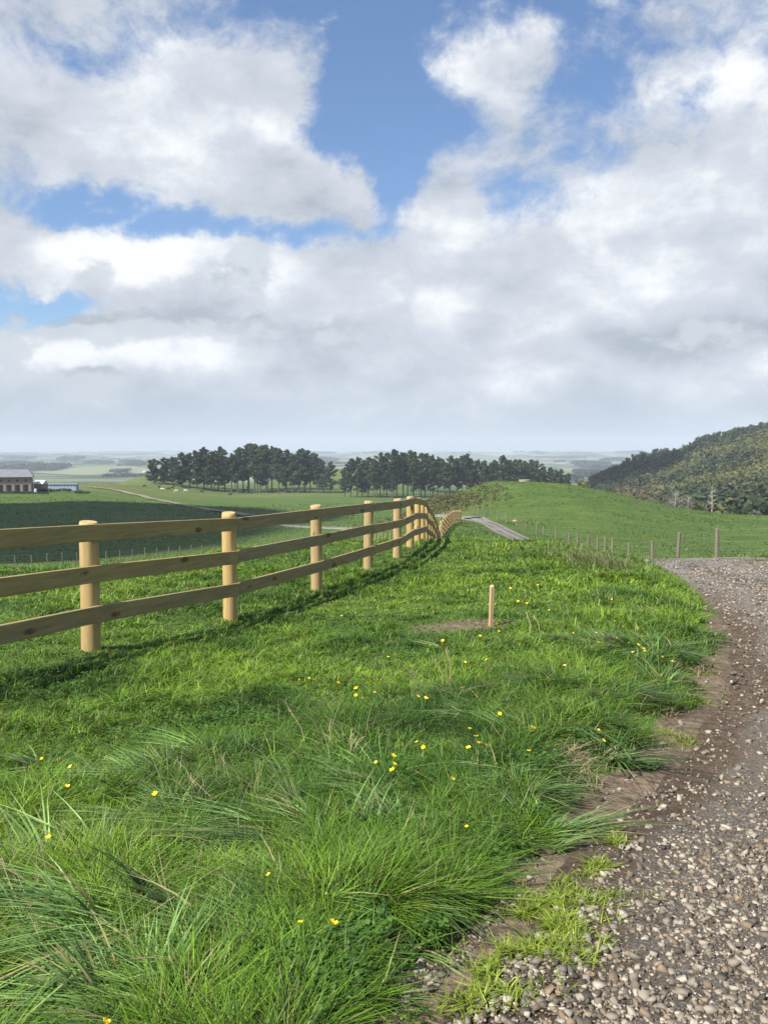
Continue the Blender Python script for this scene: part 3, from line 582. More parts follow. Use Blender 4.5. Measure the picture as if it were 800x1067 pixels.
# 5. clover and broad leaves between the tussocks
ac = Acc()
def leaves(X, Y, z, s, colr):
    n = len(X); Vs = np.empty((n, 4, 3), np.float32); a = rng.uniform(0, 6.28, n); tl = rng.uniform(-.5, .5, n); tl2 = rng.uniform(-.5, .5, n)
    for k, (u, v) in enumerate(((0, -.1), (.5, .45), (0, 1), (-.5, .45))):
        Vs[:, k, 0] = X + s * (u * np.cos(a) - v * np.sin(a)); Vs[:, k, 1] = Y + s * (u * np.sin(a) + v * np.cos(a)); Vs[:, k, 2] = z + s * (u * tl + v * tl2)
    return Vs.reshape(-1, 3), np.arange(4 * n).reshape(-1, 4), np.repeat(colr, 4, 0)
for (x, y, rad, n) in [(390, 960, .35, 5200), (330, 1030, .3, 3600), (420, 1000, .2, 2200), (250, 1040, .25, 2400), (470, 930, .2, 1500), (440, 880, .2, 1500), (370, 790, .3, 1200), (500, 640, .5, 250), (500, 900, .15, 900), (600, 770, .2, 500), (100, 760, .3, 300), (280, 980, .25, 1600), (160, 880, .3, 1500), (560, 800, .2, 900), (420, 820, .25, 1000), (520, 860, .15, 900), (210, 760, .5, 1300), (620, 700, .3, 700), (350, 700, .6, 1200), (120, 700, .5, 900)]:
    gx, gy, gz = ground_px(x, y); X = gx + rng.normal(0, rad * .6, n); Y = gy + rng.normal(0, rad * .6, n); k = (road_in(X, Y) < -.1) & (fbm(X * 5, Y * 5, 3) > .47); X, Y = X[k], Y[k]; n = len(X)
    ac.add(*leaves(X, Y, Hg(X, Y) + rng.uniform(.01, .085, n), rng.uniform(.008, .017, n) * (1 + .08 * gy), gcol(n, (.045, .11, .016), (.10, .19, .03))))
ac.build('clover', M_GRASS, 'low dark green clover and broad leaves between the tussocks', 'ground cover')
# 6. pale seeding grass on the brow and at fence feet
ac = Acc()
for (x, y, rad, n, hh) in [(628, 590, .5, 240, .34), (610, 584, .5, 130, .3), (648, 596, .45, 160, .3), (590, 578, .6, 90, .26), (790, 588, .5, 120, .34), (686, 588, .3, 90, .3), (455, 735, .3, 40, .3), (360, 790, .2, 60, .28), (230, 840, .2, 60, .3), (40, 930, .2, 60, .3), (520, 575, .8, 120, .2)]:
    gx, gy, gz = ground_px(x, y); X = gx + rng.normal(0, rad * .7, n); Y = gy + rng.normal(0, rad, n)
    ac.add(*blades(np.stack([X, Y, Hg(X, Y) - .02], -1), hh * rng.uniform(.5, 1.3, n), np.maximum(.004, .0011 * gy) * rng.uniform(.6, 1.2, n), WIND + rng.normal(0, .9, n), rng.uniform(.3, 1.2, n), gcol(n, (.25, .21, .11), (.15, .18, .06)), 4))
for (x, y, rad, n) in [(360, 800, .16, 500), (590, 790, .10, 420), (500, 855, .12, 300), (270, 885, .14, 420), (30, 960, .2, 420), (255, 950, .18, 380), (420, 770, .12, 200), (300, 890, .1, 200), (650, 775, .08, 200), (560, 700, .2, 260), (600, 815, .08, 260), (690, 745, .1, 200), (715, 700, .1, 160), (330, 745, .15, 120)]:
    n = int(n * .38); gx, gy, gz = ground_px(x, y); X = gx + rng.normal(0, rad * .8, n); Y = gy + rng.normal(0, rad * .8, n)
    ac.add(*blades(np.stack([X, Y, Hg(X, Y) + .01], -1), rng.uniform(.02, .09, n), np.maximum(.004, .0012 * gy) * rng.uniform(.5, 1.2, n), rng.uniform(0, 6.28, n), rng.uniform(.8, 3.2, n), gcol(n, (.26, .18, .09), (.36, .29, .15), v=.3), 3))
ac.build('seeding_grass', M_DRYG, 'straw coloured seeding grass on the brow beside the gravel', 'grass')

# single dry stalks
STK = [((322, 786), (299, 734), 'tall straw stalk leaning left'), ((336, 788), (344, 754), 'forked straw stalk right of the tall leaning one'), ((358, 800), (366, 762), 'straight dry stalk in the dead clump'), ((352, 798), (375, 770), 'bent dry stalk rightmost in the dead clump'), ((232, 852), (197, 808), 'long straw stalk leaning left above the tussocks'),
       ((238, 838), (233, 790), 'upright straw stalk above the tussocks'), ((552, 662), (549, 640), 'thin dry stalk right of the peg'), ((562, 660), (556, 641), 'second thin dry stalk right of the peg'), ((462, 716), (453, 688), 'thin straw stalk below the peg'), ((468, 712), (465, 678), 'upright thin straw stalk below the peg'), ((30, 950), (5, 900), 'dry stalk at the bottom left tussock'), ((50, 965), (38, 915), 'upright dry stalk at the bottom left tussock')]
for (b0, b1, lab) in STK:
    gx, gy, gz = ground_px(*b0); ux, uz = ray(*b1); tip = np.array([ux * gy, gy, uz * gy]); bs = np.array([gx, gy, gz - .02]); L_ = np.linalg.norm(tip - bs)
    mb = MB(); md = (bs + tip) / 2 + np.array([.02, 0, .01]); r = .0021 * max(1, gy / 3.8)
    mb.tube([bs - bs, md - bs, tip - bs], [r, r * .85, r * .5], 5)
    sd_ = (tip - bs) / L_
    for k in range(4):
        p = tip - bs - sd_ * L_ * .07 * k; q = p + sd_ * .03 + np.array([random.uniform(-.02, .02), random.uniform(-.02, .02), 0]); mb.tube([p, q], [r * .7, r * .25], 4)
    o = mb.build('dry_stalk', simple('straw', (.46, .36, .20), .8, .2) if not bpy.data.materials.get('straw') else bpy.data.materials['straw']); o.location = tuple(bs); tag(o, lab, 'grass stalk', 'dry stalks in the grass')

# ------------------------------------------------------------------ buttercups
M_PETAL, nt_, b_ = mat('buttercup_petal', .35, .5); b_.inputs['Base Color'].default_value = (.85, .58, .01, 1)
M_STEM = simple('buttercup_stem', (.07, .14, .03), .7, .2)
def make_cup():
    root = empty('buttercup'); mb = MB(); mb.tube([(0, 0, -.2), (.008, .004, -.1), (0, 0, 0)], [.0016, .0014, .0012], 5); mb.build('stem', M_STEM, root)
    mb = MB()
    for k in range(5):
        a = k * 2 * math.pi / 5; ca, sa = math.cos(a), math.sin(a); P = [(.0015, 0, 0), (.008, -.0065, .004), (.0135, -.005, .010), (.0145, 0, .0112), (.0135, .005, .010), (.008, .0065, .004)]
        top = [(x * ca - y * sa, x * sa + y * ca, z) for x, y, z in P]; bot = [(x, y, z - .0006) for x, y, z in top]
        mb.add(top + bot, [(0, 1, 2, 3, 4, 5), (11, 10, 9, 8, 7, 6)] + [(i, (i + 1) % 6, 6 + (i + 1) % 6, 6 + i) for i in range(6)])
    mb.tube([(0, 0, .0005), (0, 0, .005)], [.0035, .0022], 7)
    mb.build('flower', M_PETAL, root); return root
cup = make_cup(); first = True
CUPS = [(44, 791), (74, 800), (62, 792), (51, 873), (70, 820), (162, 828), (392, 795), (409, 788), (411, 797), (409, 803), (434, 774), (441, 779), (404, 685), (412, 683), (496, 768), (499, 775), (508, 777), (555, 759), (486, 862), (488, 780), (471, 812), (435, 726), (443, 728), (482, 717), (489, 760), (520, 744), (551, 783), (623, 761), (628, 772),
        (640, 648), (655, 670), (664, 672), (670, 676), (659, 680), (642, 665), (668, 664), (671, 679), (690, 685), (700, 690), (594, 655), (597, 660), (506, 647), (540, 627), (548, 629), (553, 643), (572, 636), (583, 630), (622, 630), (647, 641), (650, 652), (541, 672), (581, 657), (621, 660), (628, 662), (588, 694), (564, 691), (484, 690), (495, 694), (507, 688), (456, 673), (461, 668), (448, 673), (519, 658), (518, 651), (500, 663), (312, 709), (322, 707), (352, 712), (371, 718), (371, 725), (390, 722), (385, 712), (378, 728), (347, 963), (313, 962), (356, 642), (280, 912), (425, 690), (110, 1066), (623, 670), (637, 625), (560, 610), (543, 607), (531, 613), (577, 603)]
def cup_label(x, y):
    if y > 850: return 'yellow buttercup low in the near tussock grass'
    if x < 180: return 'yellow buttercup on the left slope of the near grass'
    if x < 385: return 'yellow buttercup in the middle grass below the fence'
    if x > 585 and y < 700: return 'yellow buttercup on the bank near the gravel edge'
    if y < 680: return 'yellow buttercup in the grass round the wooden peg'
    if y > 740: return 'yellow buttercup among the long grass left of the gravel corner'
    return 'yellow buttercup on the slope between peg and long grass'
for (x, y) in CUPS:
    hh = .13 if y < 700 else .2
    gx, gy, gz = ground_px(x, y); a, b = ray(x, y); Ys = np.linspace(max(gy * .6, 1.5), gy, 200); zz = Hg(a * Ys, Ys) + hh; j = np.nonzero(zz >= b * Ys)[0]; Yc = Ys[j[0]] if len(j) else gy
    o = cup if first else copy_tree(cup); first = False; sc_ = random.uniform(.55, 1.1) * (.75 + .045 * Yc)
    o.location = (a * Yc, Yc, b * Yc); o.scale = (sc_,) * 3; o.rotation_euler = (random.uniform(.1, .7), random.uniform(-.4, .2), random.uniform(0, 6))
    for ch in o.children:
        if ch.name.startswith('stem'): pass
    tag(o, cup_label(x, y), 'flower', 'buttercups: ' + cup_label(x, y)[17:])

# ------------------------------------------------------------------ loose stones
def road_z(x, y):
    l = road_left(y); w_ = np.interp(y, ys, wx); t = (x - l) / w_; e = np.minimum(t, 1 - t); r = np.hypot(x, y)
    z = H(x, y) + .03 * ss(0, .5, e) - .03 * np.exp(-((t - .30) / .07) ** 2) - .03 * np.exp(-((t - .70) / .07) ** 2) + (fbm(x * 3, y * 3, 4) - .5) * .03 * ss(20, 8, r) - .03 * ss(.05, 0, e)
    return np.where(t > 0, z, Hg(x, y))
ico = bpy.data.meshes.new('tmp'); import bmesh; bm = bmesh.new(); bmesh.ops.create_icosphere(bm, subdivisions=1, radius=1); IV = np.array([v.co[:] for v in bm.verts]); IF = np.array([[v.index for v in f.verts] for f in bm.faces]); bm.free(); bpy.data.meshes.remove(ico)
CUBE = np.array([(x, y, z) for x in (-.62, .62) for y in (-.62, .62) for z in (-.62, .62)]); IVb, IFb = IV, IF
IV, IF = CUBE, np.array([(0, 1, 3, 2), (4, 6, 7, 5), (0, 4, 5, 1), (2, 3, 7, 6), (0, 2, 6, 4), (1, 5, 7, 3)])
X, Y, r = scatter(420000, 1.4, 24, -.1, .65, .75); Xb, Yb, rb = scatter(150000, 1.2, 12, .65, 1.7, .5); X, Y, r = np.r_[X, Xb], np.r_[Y, Yb], np.r_[r, rb]; d = road_in(X, Y)
tq = (X - road_left(Y)) / np.interp(Y, ys, wx); cv = .08 + .84 * ss(.05, .30, tq) - .7 * np.exp(-((tq - .36) / .10) ** 2) * ss(.3, .55, fbm(X * .7, Y * .5, 3)) + (fbm(X * 2.4, Y * 2.4, 4) - .5) * 1.5
cv = cv + .45 * ss(3.3, 2.2, Y) * ss(.75, .4, tq)
k = (d > -.05 - .35 * (Y < 3)) & (rng.random(len(X)) < np.clip(cv, .18, 1) * .66 * (.35 + .65 * ss(24, 12, r))); X, Y, r, d = X[k], Y[k], r[k], d[k]; n = len(X)
s_ = np.exp(rng.normal(math.log(.0041), .65, n)).clip(.0015, .016) * (1 + .075 * r)
Vv = IV[None] * (1 + rng.normal(0, .2, (n, len(IV), 3))); Vv = Vv * np.stack([rng.uniform(.7, 1.5, n), rng.uniform(.6, 1.1, n), rng.uniform(.35, .75, n)], -1)[:, None]
t1 = rng.uniform(0, 6.28, n); t2 = rng.normal(0, .5, n)
c1_, s1_ = np.cos(t1)[:, None], np.sin(t1)[:, None]; c2_, s2_ = np.cos(t2)[:, None], np.sin(t2)[:, None]
xx, yy_, zz = Vv[..., 0], Vv[..., 1], Vv[..., 2]; xx, zz = xx * c2_ - zz * s2_, xx * s2_ + zz * c2_; xx, yy_ = xx * c1_ - yy_ * s1_, xx * s1_ + yy_ * c1_
Vv = np.stack([xx, yy_, zz], -1) * s_[:, None, None] + np.stack([X, Y, road_z(X, Y) + s_ * .22], -1)[:, None]
Ff = (IF[None] + (np.arange(n) * len(IV))[:, None, None]).reshape(-1, 4)
tn = rng.random(n)[:, None]; sc_ = np.array((.065, .060, .054)) * (1 - tn ** 1.4) + np.array((.40, .382, .345)) * tn ** 1.4; sc_ *= (1.07, .99, .87); br = rng.random(n) < .14; sc_[br] = np.array((.27, .205, .14)) * rng.uniform(.6, 1.1, (br.sum(), 1)); sc_ *= (1 - .1 * ss(.2, 0, d))[:, None]
M_STONE, nt_, b_ = mat('crushed_stone', .85, .25); vc = nt_.new('ShaderNodeVertexColor', layer_name='col').outputs[0]
ps = nt_.new('ShaderNodeNewGeometry').outputs['Position']; nt_.l.new(nt_.mix(nt_.math('MULTIPLY', nt_.noise(ps, 60, 4), .6), vc, nt_.mix(1., vc, (.5, .45, .4), 'MULTIPLY')), b_.inputs['Base Color'])
o = newmesh('gravel', Vv.reshape(-1, 3), Ff, M_STONE, None, False, np.repeat(sc_, len(IV), 0)); tag(o, 'loose grey and buff crushed stone on the bend of the road', 'gravel', kind='stuff'); IV, IF = IVb, IFb
#__PART3__
# ------------------------------------------------------------------ trees
M_BARK = simple('pine_bark', (.10, .08, .065), .9, .35, 3)
M_BARKP = simple('pale_bark', (.27, .25, .21), .9, .2, 3)
def quads(P, s, nrm, colr, asp=1.0):
    n = len(P); nrm = nrm / (np.linalg.norm(nrm, axis=1, keepdims=True) + 1e-9); ref = rng.normal(0, 1, (n, 3)); u = np.cross(nrm, ref); u /= np.linalg.norm(u, axis=1, keepdims=True) + 1e-9; v = np.cross(nrm, u)
    s = s[:, None]; V = np.stack([P - u * s * asp, P - v * s * .8 + u * s * .1, P + u * s * asp, P + v * s * .8], 1)
    return V.reshape(-1, 3), np.arange(4 * n).reshape(-1, 4), np.repeat(colr, 4, 0)
def pine(hgt, bare, width, topw, seed, dens=1.35):
    rs = np.random.default_rng(seed); root = empty('pine_tree'); mb = MB()
    lx_, ly_ = rs.normal(0, .35, 2); tp = [(lx_ * t * t * 2, ly_ * t * t * 2, hgt * t) for t in np.linspace(0, .93, 7)]
    mb.tube([(0, 0, -1.5)] + tp, [.55, .46, .40, .34, .27, .2, .13, .06], 8, True, .1)
    Ps, Ns = [], []; nb = int(36 * dens * (1 - bare) * 1.6); lump = rs.uniform(0, 6.28, 3)
    for k in range(nb):
        f = bare + (1 - bare) * (k + rs.random()) / nb; a = rs.uniform(0, 6.28) ; g_ = (f - bare) / (1 - bare)
        prof = (math.sin(math.pi * min(1, .18 + g_ * .82) ** .8) * (1 - topw) + topw * (1.08 - g_ ** 5)) if g_ < 1 else .1
        L = width * max(.12, prof) * rs.uniform(.45, 1.15) * (1 + .3 * math.sin(a * 2 + lump[0] + f * 7)); z0 = hgt * f * .95; rise = L * rs.uniform(.15, .7)
        bx, by = lx_ * f * f * 2, ly_ * f * f * 2; e = np.array([bx + math.cos(a) * L, by + math.sin(a) * L, z0 + rise]); b_ = np.array([bx, by, z0 - .3])
        mb.tube([b_, (b_ + e) / 2 + np.array([0, 0, -.08 * L]), e], [.14, .09, .03], 4, False)
        for q in range(int(2 + L * .9)):
            c0 = b_ + (e - b_) * rs.uniform(.45, 1.05); rad = rs.uniform(.55, 1.15) * (1.0 + .12 * L); m = int(19 * dens)
            d = rs.normal(0, 1, (m, 3)); d /= np.linalg.norm(d, axis=1, keepdims=True); rr_ = rad * rs.random((m, 1)) ** .4; Ps.append(c0 + d * rr_ * (1.15, 1.15, .55)); Ns.append(d * .6 + rs.normal(0, .6, (m, 3)) + (0, 0, .5))
    for k in range(int(5 / (bare + .1) * bare)):     # dead stubs on the bare trunk
        f = rs.uniform(.15, bare + .1); a = rs.uniform(0, 6.28); L = rs.uniform(.6, 2.4); mb.tube([(0, 0, hgt * f), (math.cos(a) * L, math.sin(a) * L, hgt * f + rs.uniform(-.2, .4))], [.06, .02], 4, False)
    P = np.concatenate(Ps); N = np.concatenate(Ns); n = len(P); t = rs.random(n)[:, None]
    colr = np.array((.022, .040, .017)) * (1 - t) + np.array((.060, .086, .034)) * t
    mb.build('trunk', M_BARK, root); V, Fq, C = quads(P, rs.uniform(.25, .52, n), N, colr, 1.25); newmesh('crown', V, Fq, M_NEEDLE, root, False, C); return root
PV = [pine(28, .08, 7.4, .55, 1, 1.5), pine(28, .14, 6.0, .55, 2, 1.4), pine(28, .24, 5.3, .6, 3, 1.35), pine(28, .28, 4.8, .55, 4, 1.3), pine(28, .18, 5.6, .5, 5, 1.4), pine(28, .34, 5.0, .65, 6, 1.3), pine(28, .14, 4.6, .4, 8, 1.4)]
used = set()
def place(proto, x, y, z, s, rz, label, cat, group, sz=1.):
    o = proto if proto.name not in used else copy_tree(proto); used.add(proto.name); o.location = (x, y, z); o.scale = (s, s, s * sz); o.rotation_euler = (0, 0, rz); return tag(o, label, cat, group)
topA = np.array([(152, 486), (157, 476), (166, 472), (175, 474), (183, 472), (189, 468), (196, 470), (205, 466), (211, 464), (217, 469), (226, 461.5), (232, 464), (240, 472), (247, 466), (253, 461), (262, 460), (271, 459), (280, 462), (288, 462), (297, 466), (304, 469), (311, 465), (320, 465.5), (328, 467), (334, 475), (341, 479), (348, 482)])
xsA = [160, 171, 180, 189, 197, 205, 212, 220, 227, 234, 241, 247, 253, 259, 265, 271, 277, 283, 290, 297, 304, 311, 317, 323, 330, 337, 344]
varA = [0, 0, 1, 0, 1, 6, 1, 4, 6, 4, 3, 2, 2, 5, 2, 4, 5, 3, 2, 4, 3, 2, 4, 2, 3, 4, 1]
for i, (x, v) in enumerate(zip(xsA, varA)):
    Yd = 540 - 60 * (x - 160) / 185 + random.uniform(-7, 7); a, b = ray(x, 468); wx_ = a * Yd; gz = Z1(wx_, Yd); ty = np.interp(x, topA[:, 0], topA[:, 1]) + random.uniform(-2, 2); tz = ray(x, ty)[1] * Yd; s = (tz - gz) / 28.5
    wd = .95 if i > 1 else 1.0
    place(PV[v], wx_, Yd, gz - .3, s * wd, random.uniform(0, 6.28), f'{ORD(i + 1)} pine from the left end of the shelter belt beyond the grazing cows', 'tree', 'pines of the left shelter belt', 1 / wd)
for i in range(12):
    x = 214 + i * 10.6 + random.uniform(-2, 2); Yd = 560 - 60 * (x - 160) / 185 + 12; wx_ = ray(x, 468)[0] * Yd; gz = Z1(wx_, Yd); ty = np.interp(x, topA[:, 0], topA[:, 1]) + 6; s = (ray(x, ty)[1] * Yd - gz) / 28.5
    place(PV[random.choice([2, 3, 5, 4])], wx_, Yd, gz - .3, s, random.uniform(0, 6.28), f'{ORD(i + 1)} pine from the left in the back row of the left shelter belt', 'tree', 'back row pines of the left shelter belt')
topB = np.array([(355, 486), (360, 482), (370, 472), (378, 477), (388, 474), (394, 472), (401, 466.5), (414, 465.5), (422, 467), (430, 466), (441, 469.5), (450, 473), (458, 471), (465, 474), (471, 474), (480, 476), (488, 471.5), (498, 477), (507, 479), (515, 479), (519, 474), (529, 472.5), (536, 476), (543, 476), (549, 474), (556, 476), (564, 481), (572, 485), (579, 487), (586, 487), (593, 491), (600, 497)])
xsB = list(np.arange(359, 596, 6.1)); 
for i, x in enumerate(xsB):
    x = x + random.uniform(-1.5, 1.5); Yd = 430 + 20 * (x - 360) / 240 + random.uniform(-7, 7); wx_ = ray(x, 468)[0] * Yd; gz = Z1(wx_, Yd); ty = np.interp(x, topB[:, 0], topB[:, 1]) + random.uniform(-3.0, 2.5); s = (ray(x, ty)[1] * Yd - gz) / 28.5
    v = random.choice([2, 3, 4, 5, 2, 6]) if x > 372 else 4; wd = .8
    place(PV[v], wx_, Yd, gz - .3, s * wd, random.uniform(0, 6.28), f'{ORD(i + 1)} pine from the left in the right shelter belt behind the green hill', 'tree', 'pines of the right shelter belt', 1 / wd)
for i in range(18):
    x = 374 + i * 9.2 + random.uniform(-2, 2); Yd = 462; wx_ = ray(x, 468)[0] * Yd; gz = Z1(wx_, Yd); s = (ray(x, np.interp(x, topB[:, 0], topB[:, 1]) + 8)[1] * Yd - gz) / 28.5
    place(PV[random.choice([2, 3, 5, 4])], wx_, Yd, gz - .3, s * .8, random.uniform(0, 6.28), f'{ORD(i + 1)} pine from the left in the back row of the right shelter belt', 'tree', 'back row pines of the right shelter belt', 1.25)

# broadleaf bush trees
def bush_tree(h, w, seed, ca, cb, n=520, tr=.25, bm_=M_BARK):
    rs = np.random.default_rng(seed); root = empty('native_tree'); mb = MB(); mb.tube([(0, 0, -1), (.1, 0, h * .3), (0, .1, h * .6)], [.3, .22, .08], 7)
    cs = [np.array([rs.normal(0, w * .3), rs.normal(0, w * .3), h * rs.uniform(tr + .15, .85)]) for _ in range(9)]; Ps = []; Ns = []
    for c0 in cs:
        mb.tube([(0, 0, h * .25), tuple((c0 + (0, 0, h * .2)) * .5), tuple(c0)], [.14, .09, .03], 4, False); m = n // 9; d = rs.normal(0, 1, (m, 3)); d /= np.linalg.norm(d, axis=1, keepdims=True)
        Ps.append(c0 + d * (w * .42, w * .42, h * .19) * rs.random((m, 1)) ** .35); Ns.append(d + rs.normal(0, .4, (m, 3)) + (0, 0, .4))
    P = np.concatenate(Ps); N = np.concatenate(Ns); t = rs.random(len(P))[:, None]; colr = np.array(ca) * (1 - t) + np.array(cb) * t
    mb.build('trunk', bm_, root); V, Fq, C = quads(P, rs.uniform(.035, .07, len(P)) * h, N, colr); newmesh('crown', V, Fq, M_BUSH, root, False, C); return root
BT = [bush_tree(8, 3.6, 21, (.018, .032, .012), (.045, .07, .025)), bush_tree(8, 2.6, 22, (.022, .036, .014), (.05, .075, .025)), bush_tree(8, 4.4, 23, (.02, .036, .014), (.055, .08, .028))]
rid = np.array([(618, 497), (637, 487), (652, 478), (668, 468), (690, 466), (707, 465), (730, 454), (760, 445), (800, 437)])
n_ = 0
for x in np.arange(619, 830, 5.2):
    x = x + random.uniform(-1.5, 1.5); a, _ = ray(x, 468); Ys = np.linspace(300, 900, 400); zz = Hg(a * Ys, Ys); j = int(np.argmax(zz / Ys)); Yd = Ys[j] - 8 + random.uniform(-6, 4); gz = Z1(a * Yd, Yd)
    ty = np.interp(x, rid[:, 0], rid[:, 1]) + random.uniform(-1, 3); hh = min(max(ray(x, ty)[1] * Yd - gz, 6), 17); n_ += 1
    place(random.choice(BT), a * Yd, Yd, gz - .4, hh / 8, random.uniform(0, 6.28), f'{ORD(n_)} dark tree from the left along the skyline of the bush hill', 'tree', 'skyline trees of the bush hill')
# small trees at the hill foot
FOOT = [((612, 505), 150, 'cream-flowered low bush above the brow of the green hill', (.20, .19, .12), (.32, .30, .20), 2.4), ((603, 506), 190, 'small dull green bush on the far edge of the green hill', (.04, .06, .025), (.08, .10, .04), 2.0)]
for (p, Yd, lab, ca, cb, hh) in FOOT:
    t = bush_tree(8, 5, 40 + int(p[0]), ca, cb, 300, 0); a, _ = ray(*p); t.name = 'low_bush'; Yd = 172; place(t, a * Yd, Yd, Z1(a * Yd, Yd) - .3, hh / 8, 0, lab, 'bush', None)
BARE = [((741, 533), 504, .0), ((703, 531), 511, 0), ((716, 532), 516, 0)]
def dead_tree(seed, spread):
    rs = np.random.default_rng(seed); root = empty('dead_tree'); mb = MB(); mb.tube([(0, 0, -1), (.15, 0, 4), (-.1, .1, 8), (.1, 0, 11)], [.30, .24, .15, .05], 7); br = MB()
    for k in range(26):
        f = rs.uniform(.15, .95); a = rs.uniform(0, 6.28); L = spread * (1.15 - f) * rs.uniform(.5, 1.2); p = np.array([0, 0, 11 * f]); q = p + np.array([math.cos(a) * L, math.sin(a) * L, L * rs.uniform(.3, .9)]); br.tube([p, (p + q) / 2 - (0, 0, .1 * L), q], [.12, .09, .03], 5, False)
        for _ in range(3):
            r0 = p + (q - p) * rs.uniform(.4, .9); r1 = r0 + rs.normal(0, .3 * L, 3) + (0, 0, .25 * L); br.tube([r0, r1], [.06, .02], 4, False)
    root2 = MB(); root2.v = mb.v + [v for v in br.v]; root2.f = mb.f + [tuple(i + mb.n for i in f) for f in br.f]; root2.m = mb.m + br.m; bpy.data.objects.remove(root); return root2.build('dead_tree', M_BARKP)
for i, (p, ty, _) in enumerate(BARE):
    Yd = 212; a, b = ray(*p); gz = Z1(a * Yd, Yd); top = ray(p[0], ty)[1] * Yd; t = dead_tree(60 + i, [2.2, 6.5, 5][i]); place(t, a * Yd, Yd, gz, (top - gz) / 11, i, ['tall white dead tree trunk standing above the green hill', 'pale bare spreading tree in front of the bush hill', 'smaller pale bare tree beside the spreading one'][i], 'tree', None)

# bush covering the hill
n = 15000; u = rng.random(n); r = 205 + (800 - 205) * u ** .8; pxs = rng.uniform(605, 1350, n); a = (pxs - CX) / F; Y = r / np.sqrt(1 + a * a); X = a * Y
den = ss(603, 640, pxs) * (Y > 205) * (r < 730) * (fbm(X / 25, Y / 25, 3) > .25)
lowb = (pxs < 700) & (Y < 300); k = (rng.random(n) < den * (1 - .35 * lowb)) & ((pxs > 640) | (Y > 330)) & ((pxs > 612) | (Y > 400)); X, Y, pxs = X[k], Y[k], pxs[k]; Z = Hg(X, Y); n = len(X)
kk = fbm(X / 40 + Y / 90, Y / 45, 3); kind = np.clip((kk - .42) * 6 + rng.normal(0, .35, n), 0, 1); rad = rng.uniform(1.3, 3.6, n) * (1 + .55 * (1 - kind)); ypix = 468 - F * Z / Y; foot = ss(498, 506, ypix - (pxs - 612) * .24)
olive = np.array((.105, .108, .036)); dark_ = np.array((.032, .048, .019)); brn = np.array((.130, .070, .042))
slopeband = ss(.35, .6, kind); cc = dark_[None] * (1 - slopeband[:, None]) + olive[None] * slopeband[:, None]; bf = (foot * (pxs < 705) * (rng.random(n) < .85))[:, None]; cc = cc * (1 - bf) + brn * bf; rad = rad * (1 - .55 * bf[:, 0])
m = 40; d = rng.normal(0, 1, (n, m, 3)); d[..., 2] = np.abs(d[..., 2]) * 1.0 + .05; d /= np.linalg.norm(d, axis=2, keepdims=True)
P = np.stack([X, Y, Z + rad * .15], -1)[:, None] + d * rad[:, None, None] * (1, 1, 1.0) * rng.uniform(.8, 1.1, (n, m, 1)); col_ = cc[:, None] * rng.uniform(.72, 1.25, (n, m, 1))
V, Fq, C = quads(P.reshape(-1, 3), (rad[:, None] * rng.uniform(.13, .27, (n, m))).ravel(), (d + rng.normal(0, .35, d.shape)).reshape(-1, 3), col_.reshape(-1, 3))
o = newmesh('bush', V, Fq, M_BUSH, None, False, C); tag(o, 'dense native bush of dark and olive crowns covering the steep hill', 'bush', kind='stuff')
# rough scrub on the bank below the pines
n = 1000; X = rng.normal(9.5, 7, n); Y = rng.normal(143, 9, n); k = (X < 22) & (Y > 128) & (road_in2(X, Y) < -.5); X, Y = X[k], Y[k]; n = len(X); m = 10; d = rng.normal(0, 1, (n, m, 3)); d[..., 2] = np.abs(d[..., 2]); d /= np.linalg.norm(d, axis=2, keepdims=True); rad = rng.uniform(.15, .5, n)
P = np.stack([X, Y, Hg(X, Y)], -1)[:, None] + d * rad[:, None, None]; t = rng.random((n, 1)); cc = np.array((.11, .085, .04)) * t + np.array((.055, .085, .028)) * (1 - t)
V, Fq, C = quads(P.reshape(-1, 3), (rad[:, None] * rng.uniform(.25, .5, (n, m))).ravel(), d.reshape(-1, 3) + rng.normal(0, .4, (n * m, 3)), np.repeat(cc, m, 0)); tag(newmesh('scrub', V, Fq, M_BUSH, None, False, C), 'brownish scrub and rank growth on the bank left of the green hill', 'scrub', kind='stuff')

# hedges and woods far off on the plain
ac = Acc()
def wood(x, y, L, Wd, hgt, ang, Yd=None, c0=(.022, .036, .020)):
    n = int(max(40, L * Wd / (hgt * hgt) * 3.2)); u_, v_ = rng.uniform(-.5, .5, n) * L, rng.uniform(-.5, .5, n) * Wd; X = x + u_ * math.cos(ang) - v_ * math.sin(ang); Y = y + u_ * math.sin(ang) + v_ * math.cos(ang); Z = Hg(X, Y); m = 14
    d = rng.normal(0, 1, (n, m, 3)); d[..., 2] = np.abs(d[..., 2]); d /= np.linalg.norm(d, axis=2, keepdims=True); rad = hgt * rng.uniform(.35, .62, n)
    P = np.stack([X, Y, Z + rad * .7], -1)[:, None] + d * rad[:, None, None]; return quads(P.reshape(-1, 3), (rad[:, None] * rng.uniform(.3, .55, (n, m))).ravel(), d.reshape(-1, 3), np.array(c0)[None] * rng.uniform(.7, 1.3, (n * m, 1)))
for (x, y, lx_) in [(22, 478, 26), (75, 479, 22), (105, 483, 20), (135, 482, 14), (40, 489, 60), (125, 493, 12), (150, 484, 30), (615, 484, 34), (640, 480, 20), (580, 478, 60), (655, 472, 26), (612, 494, 26), (560, 472.5, 10), (340, 480, 20), (20, 474, 40), (330, 473, 40), (480, 471, 60), (625, 489, 10), (10, 484, 20), (620, 498, 16), (597, 500, 10)]:
    gx, gy, gz = ground_px(x, y, 900, 10500); wid = lx_ * gy / F; ac.add(*wood(gx, gy, wid, min(gy * .05, 130), min(18, 7 + gy * .002), random.uniform(-.15, .15)))
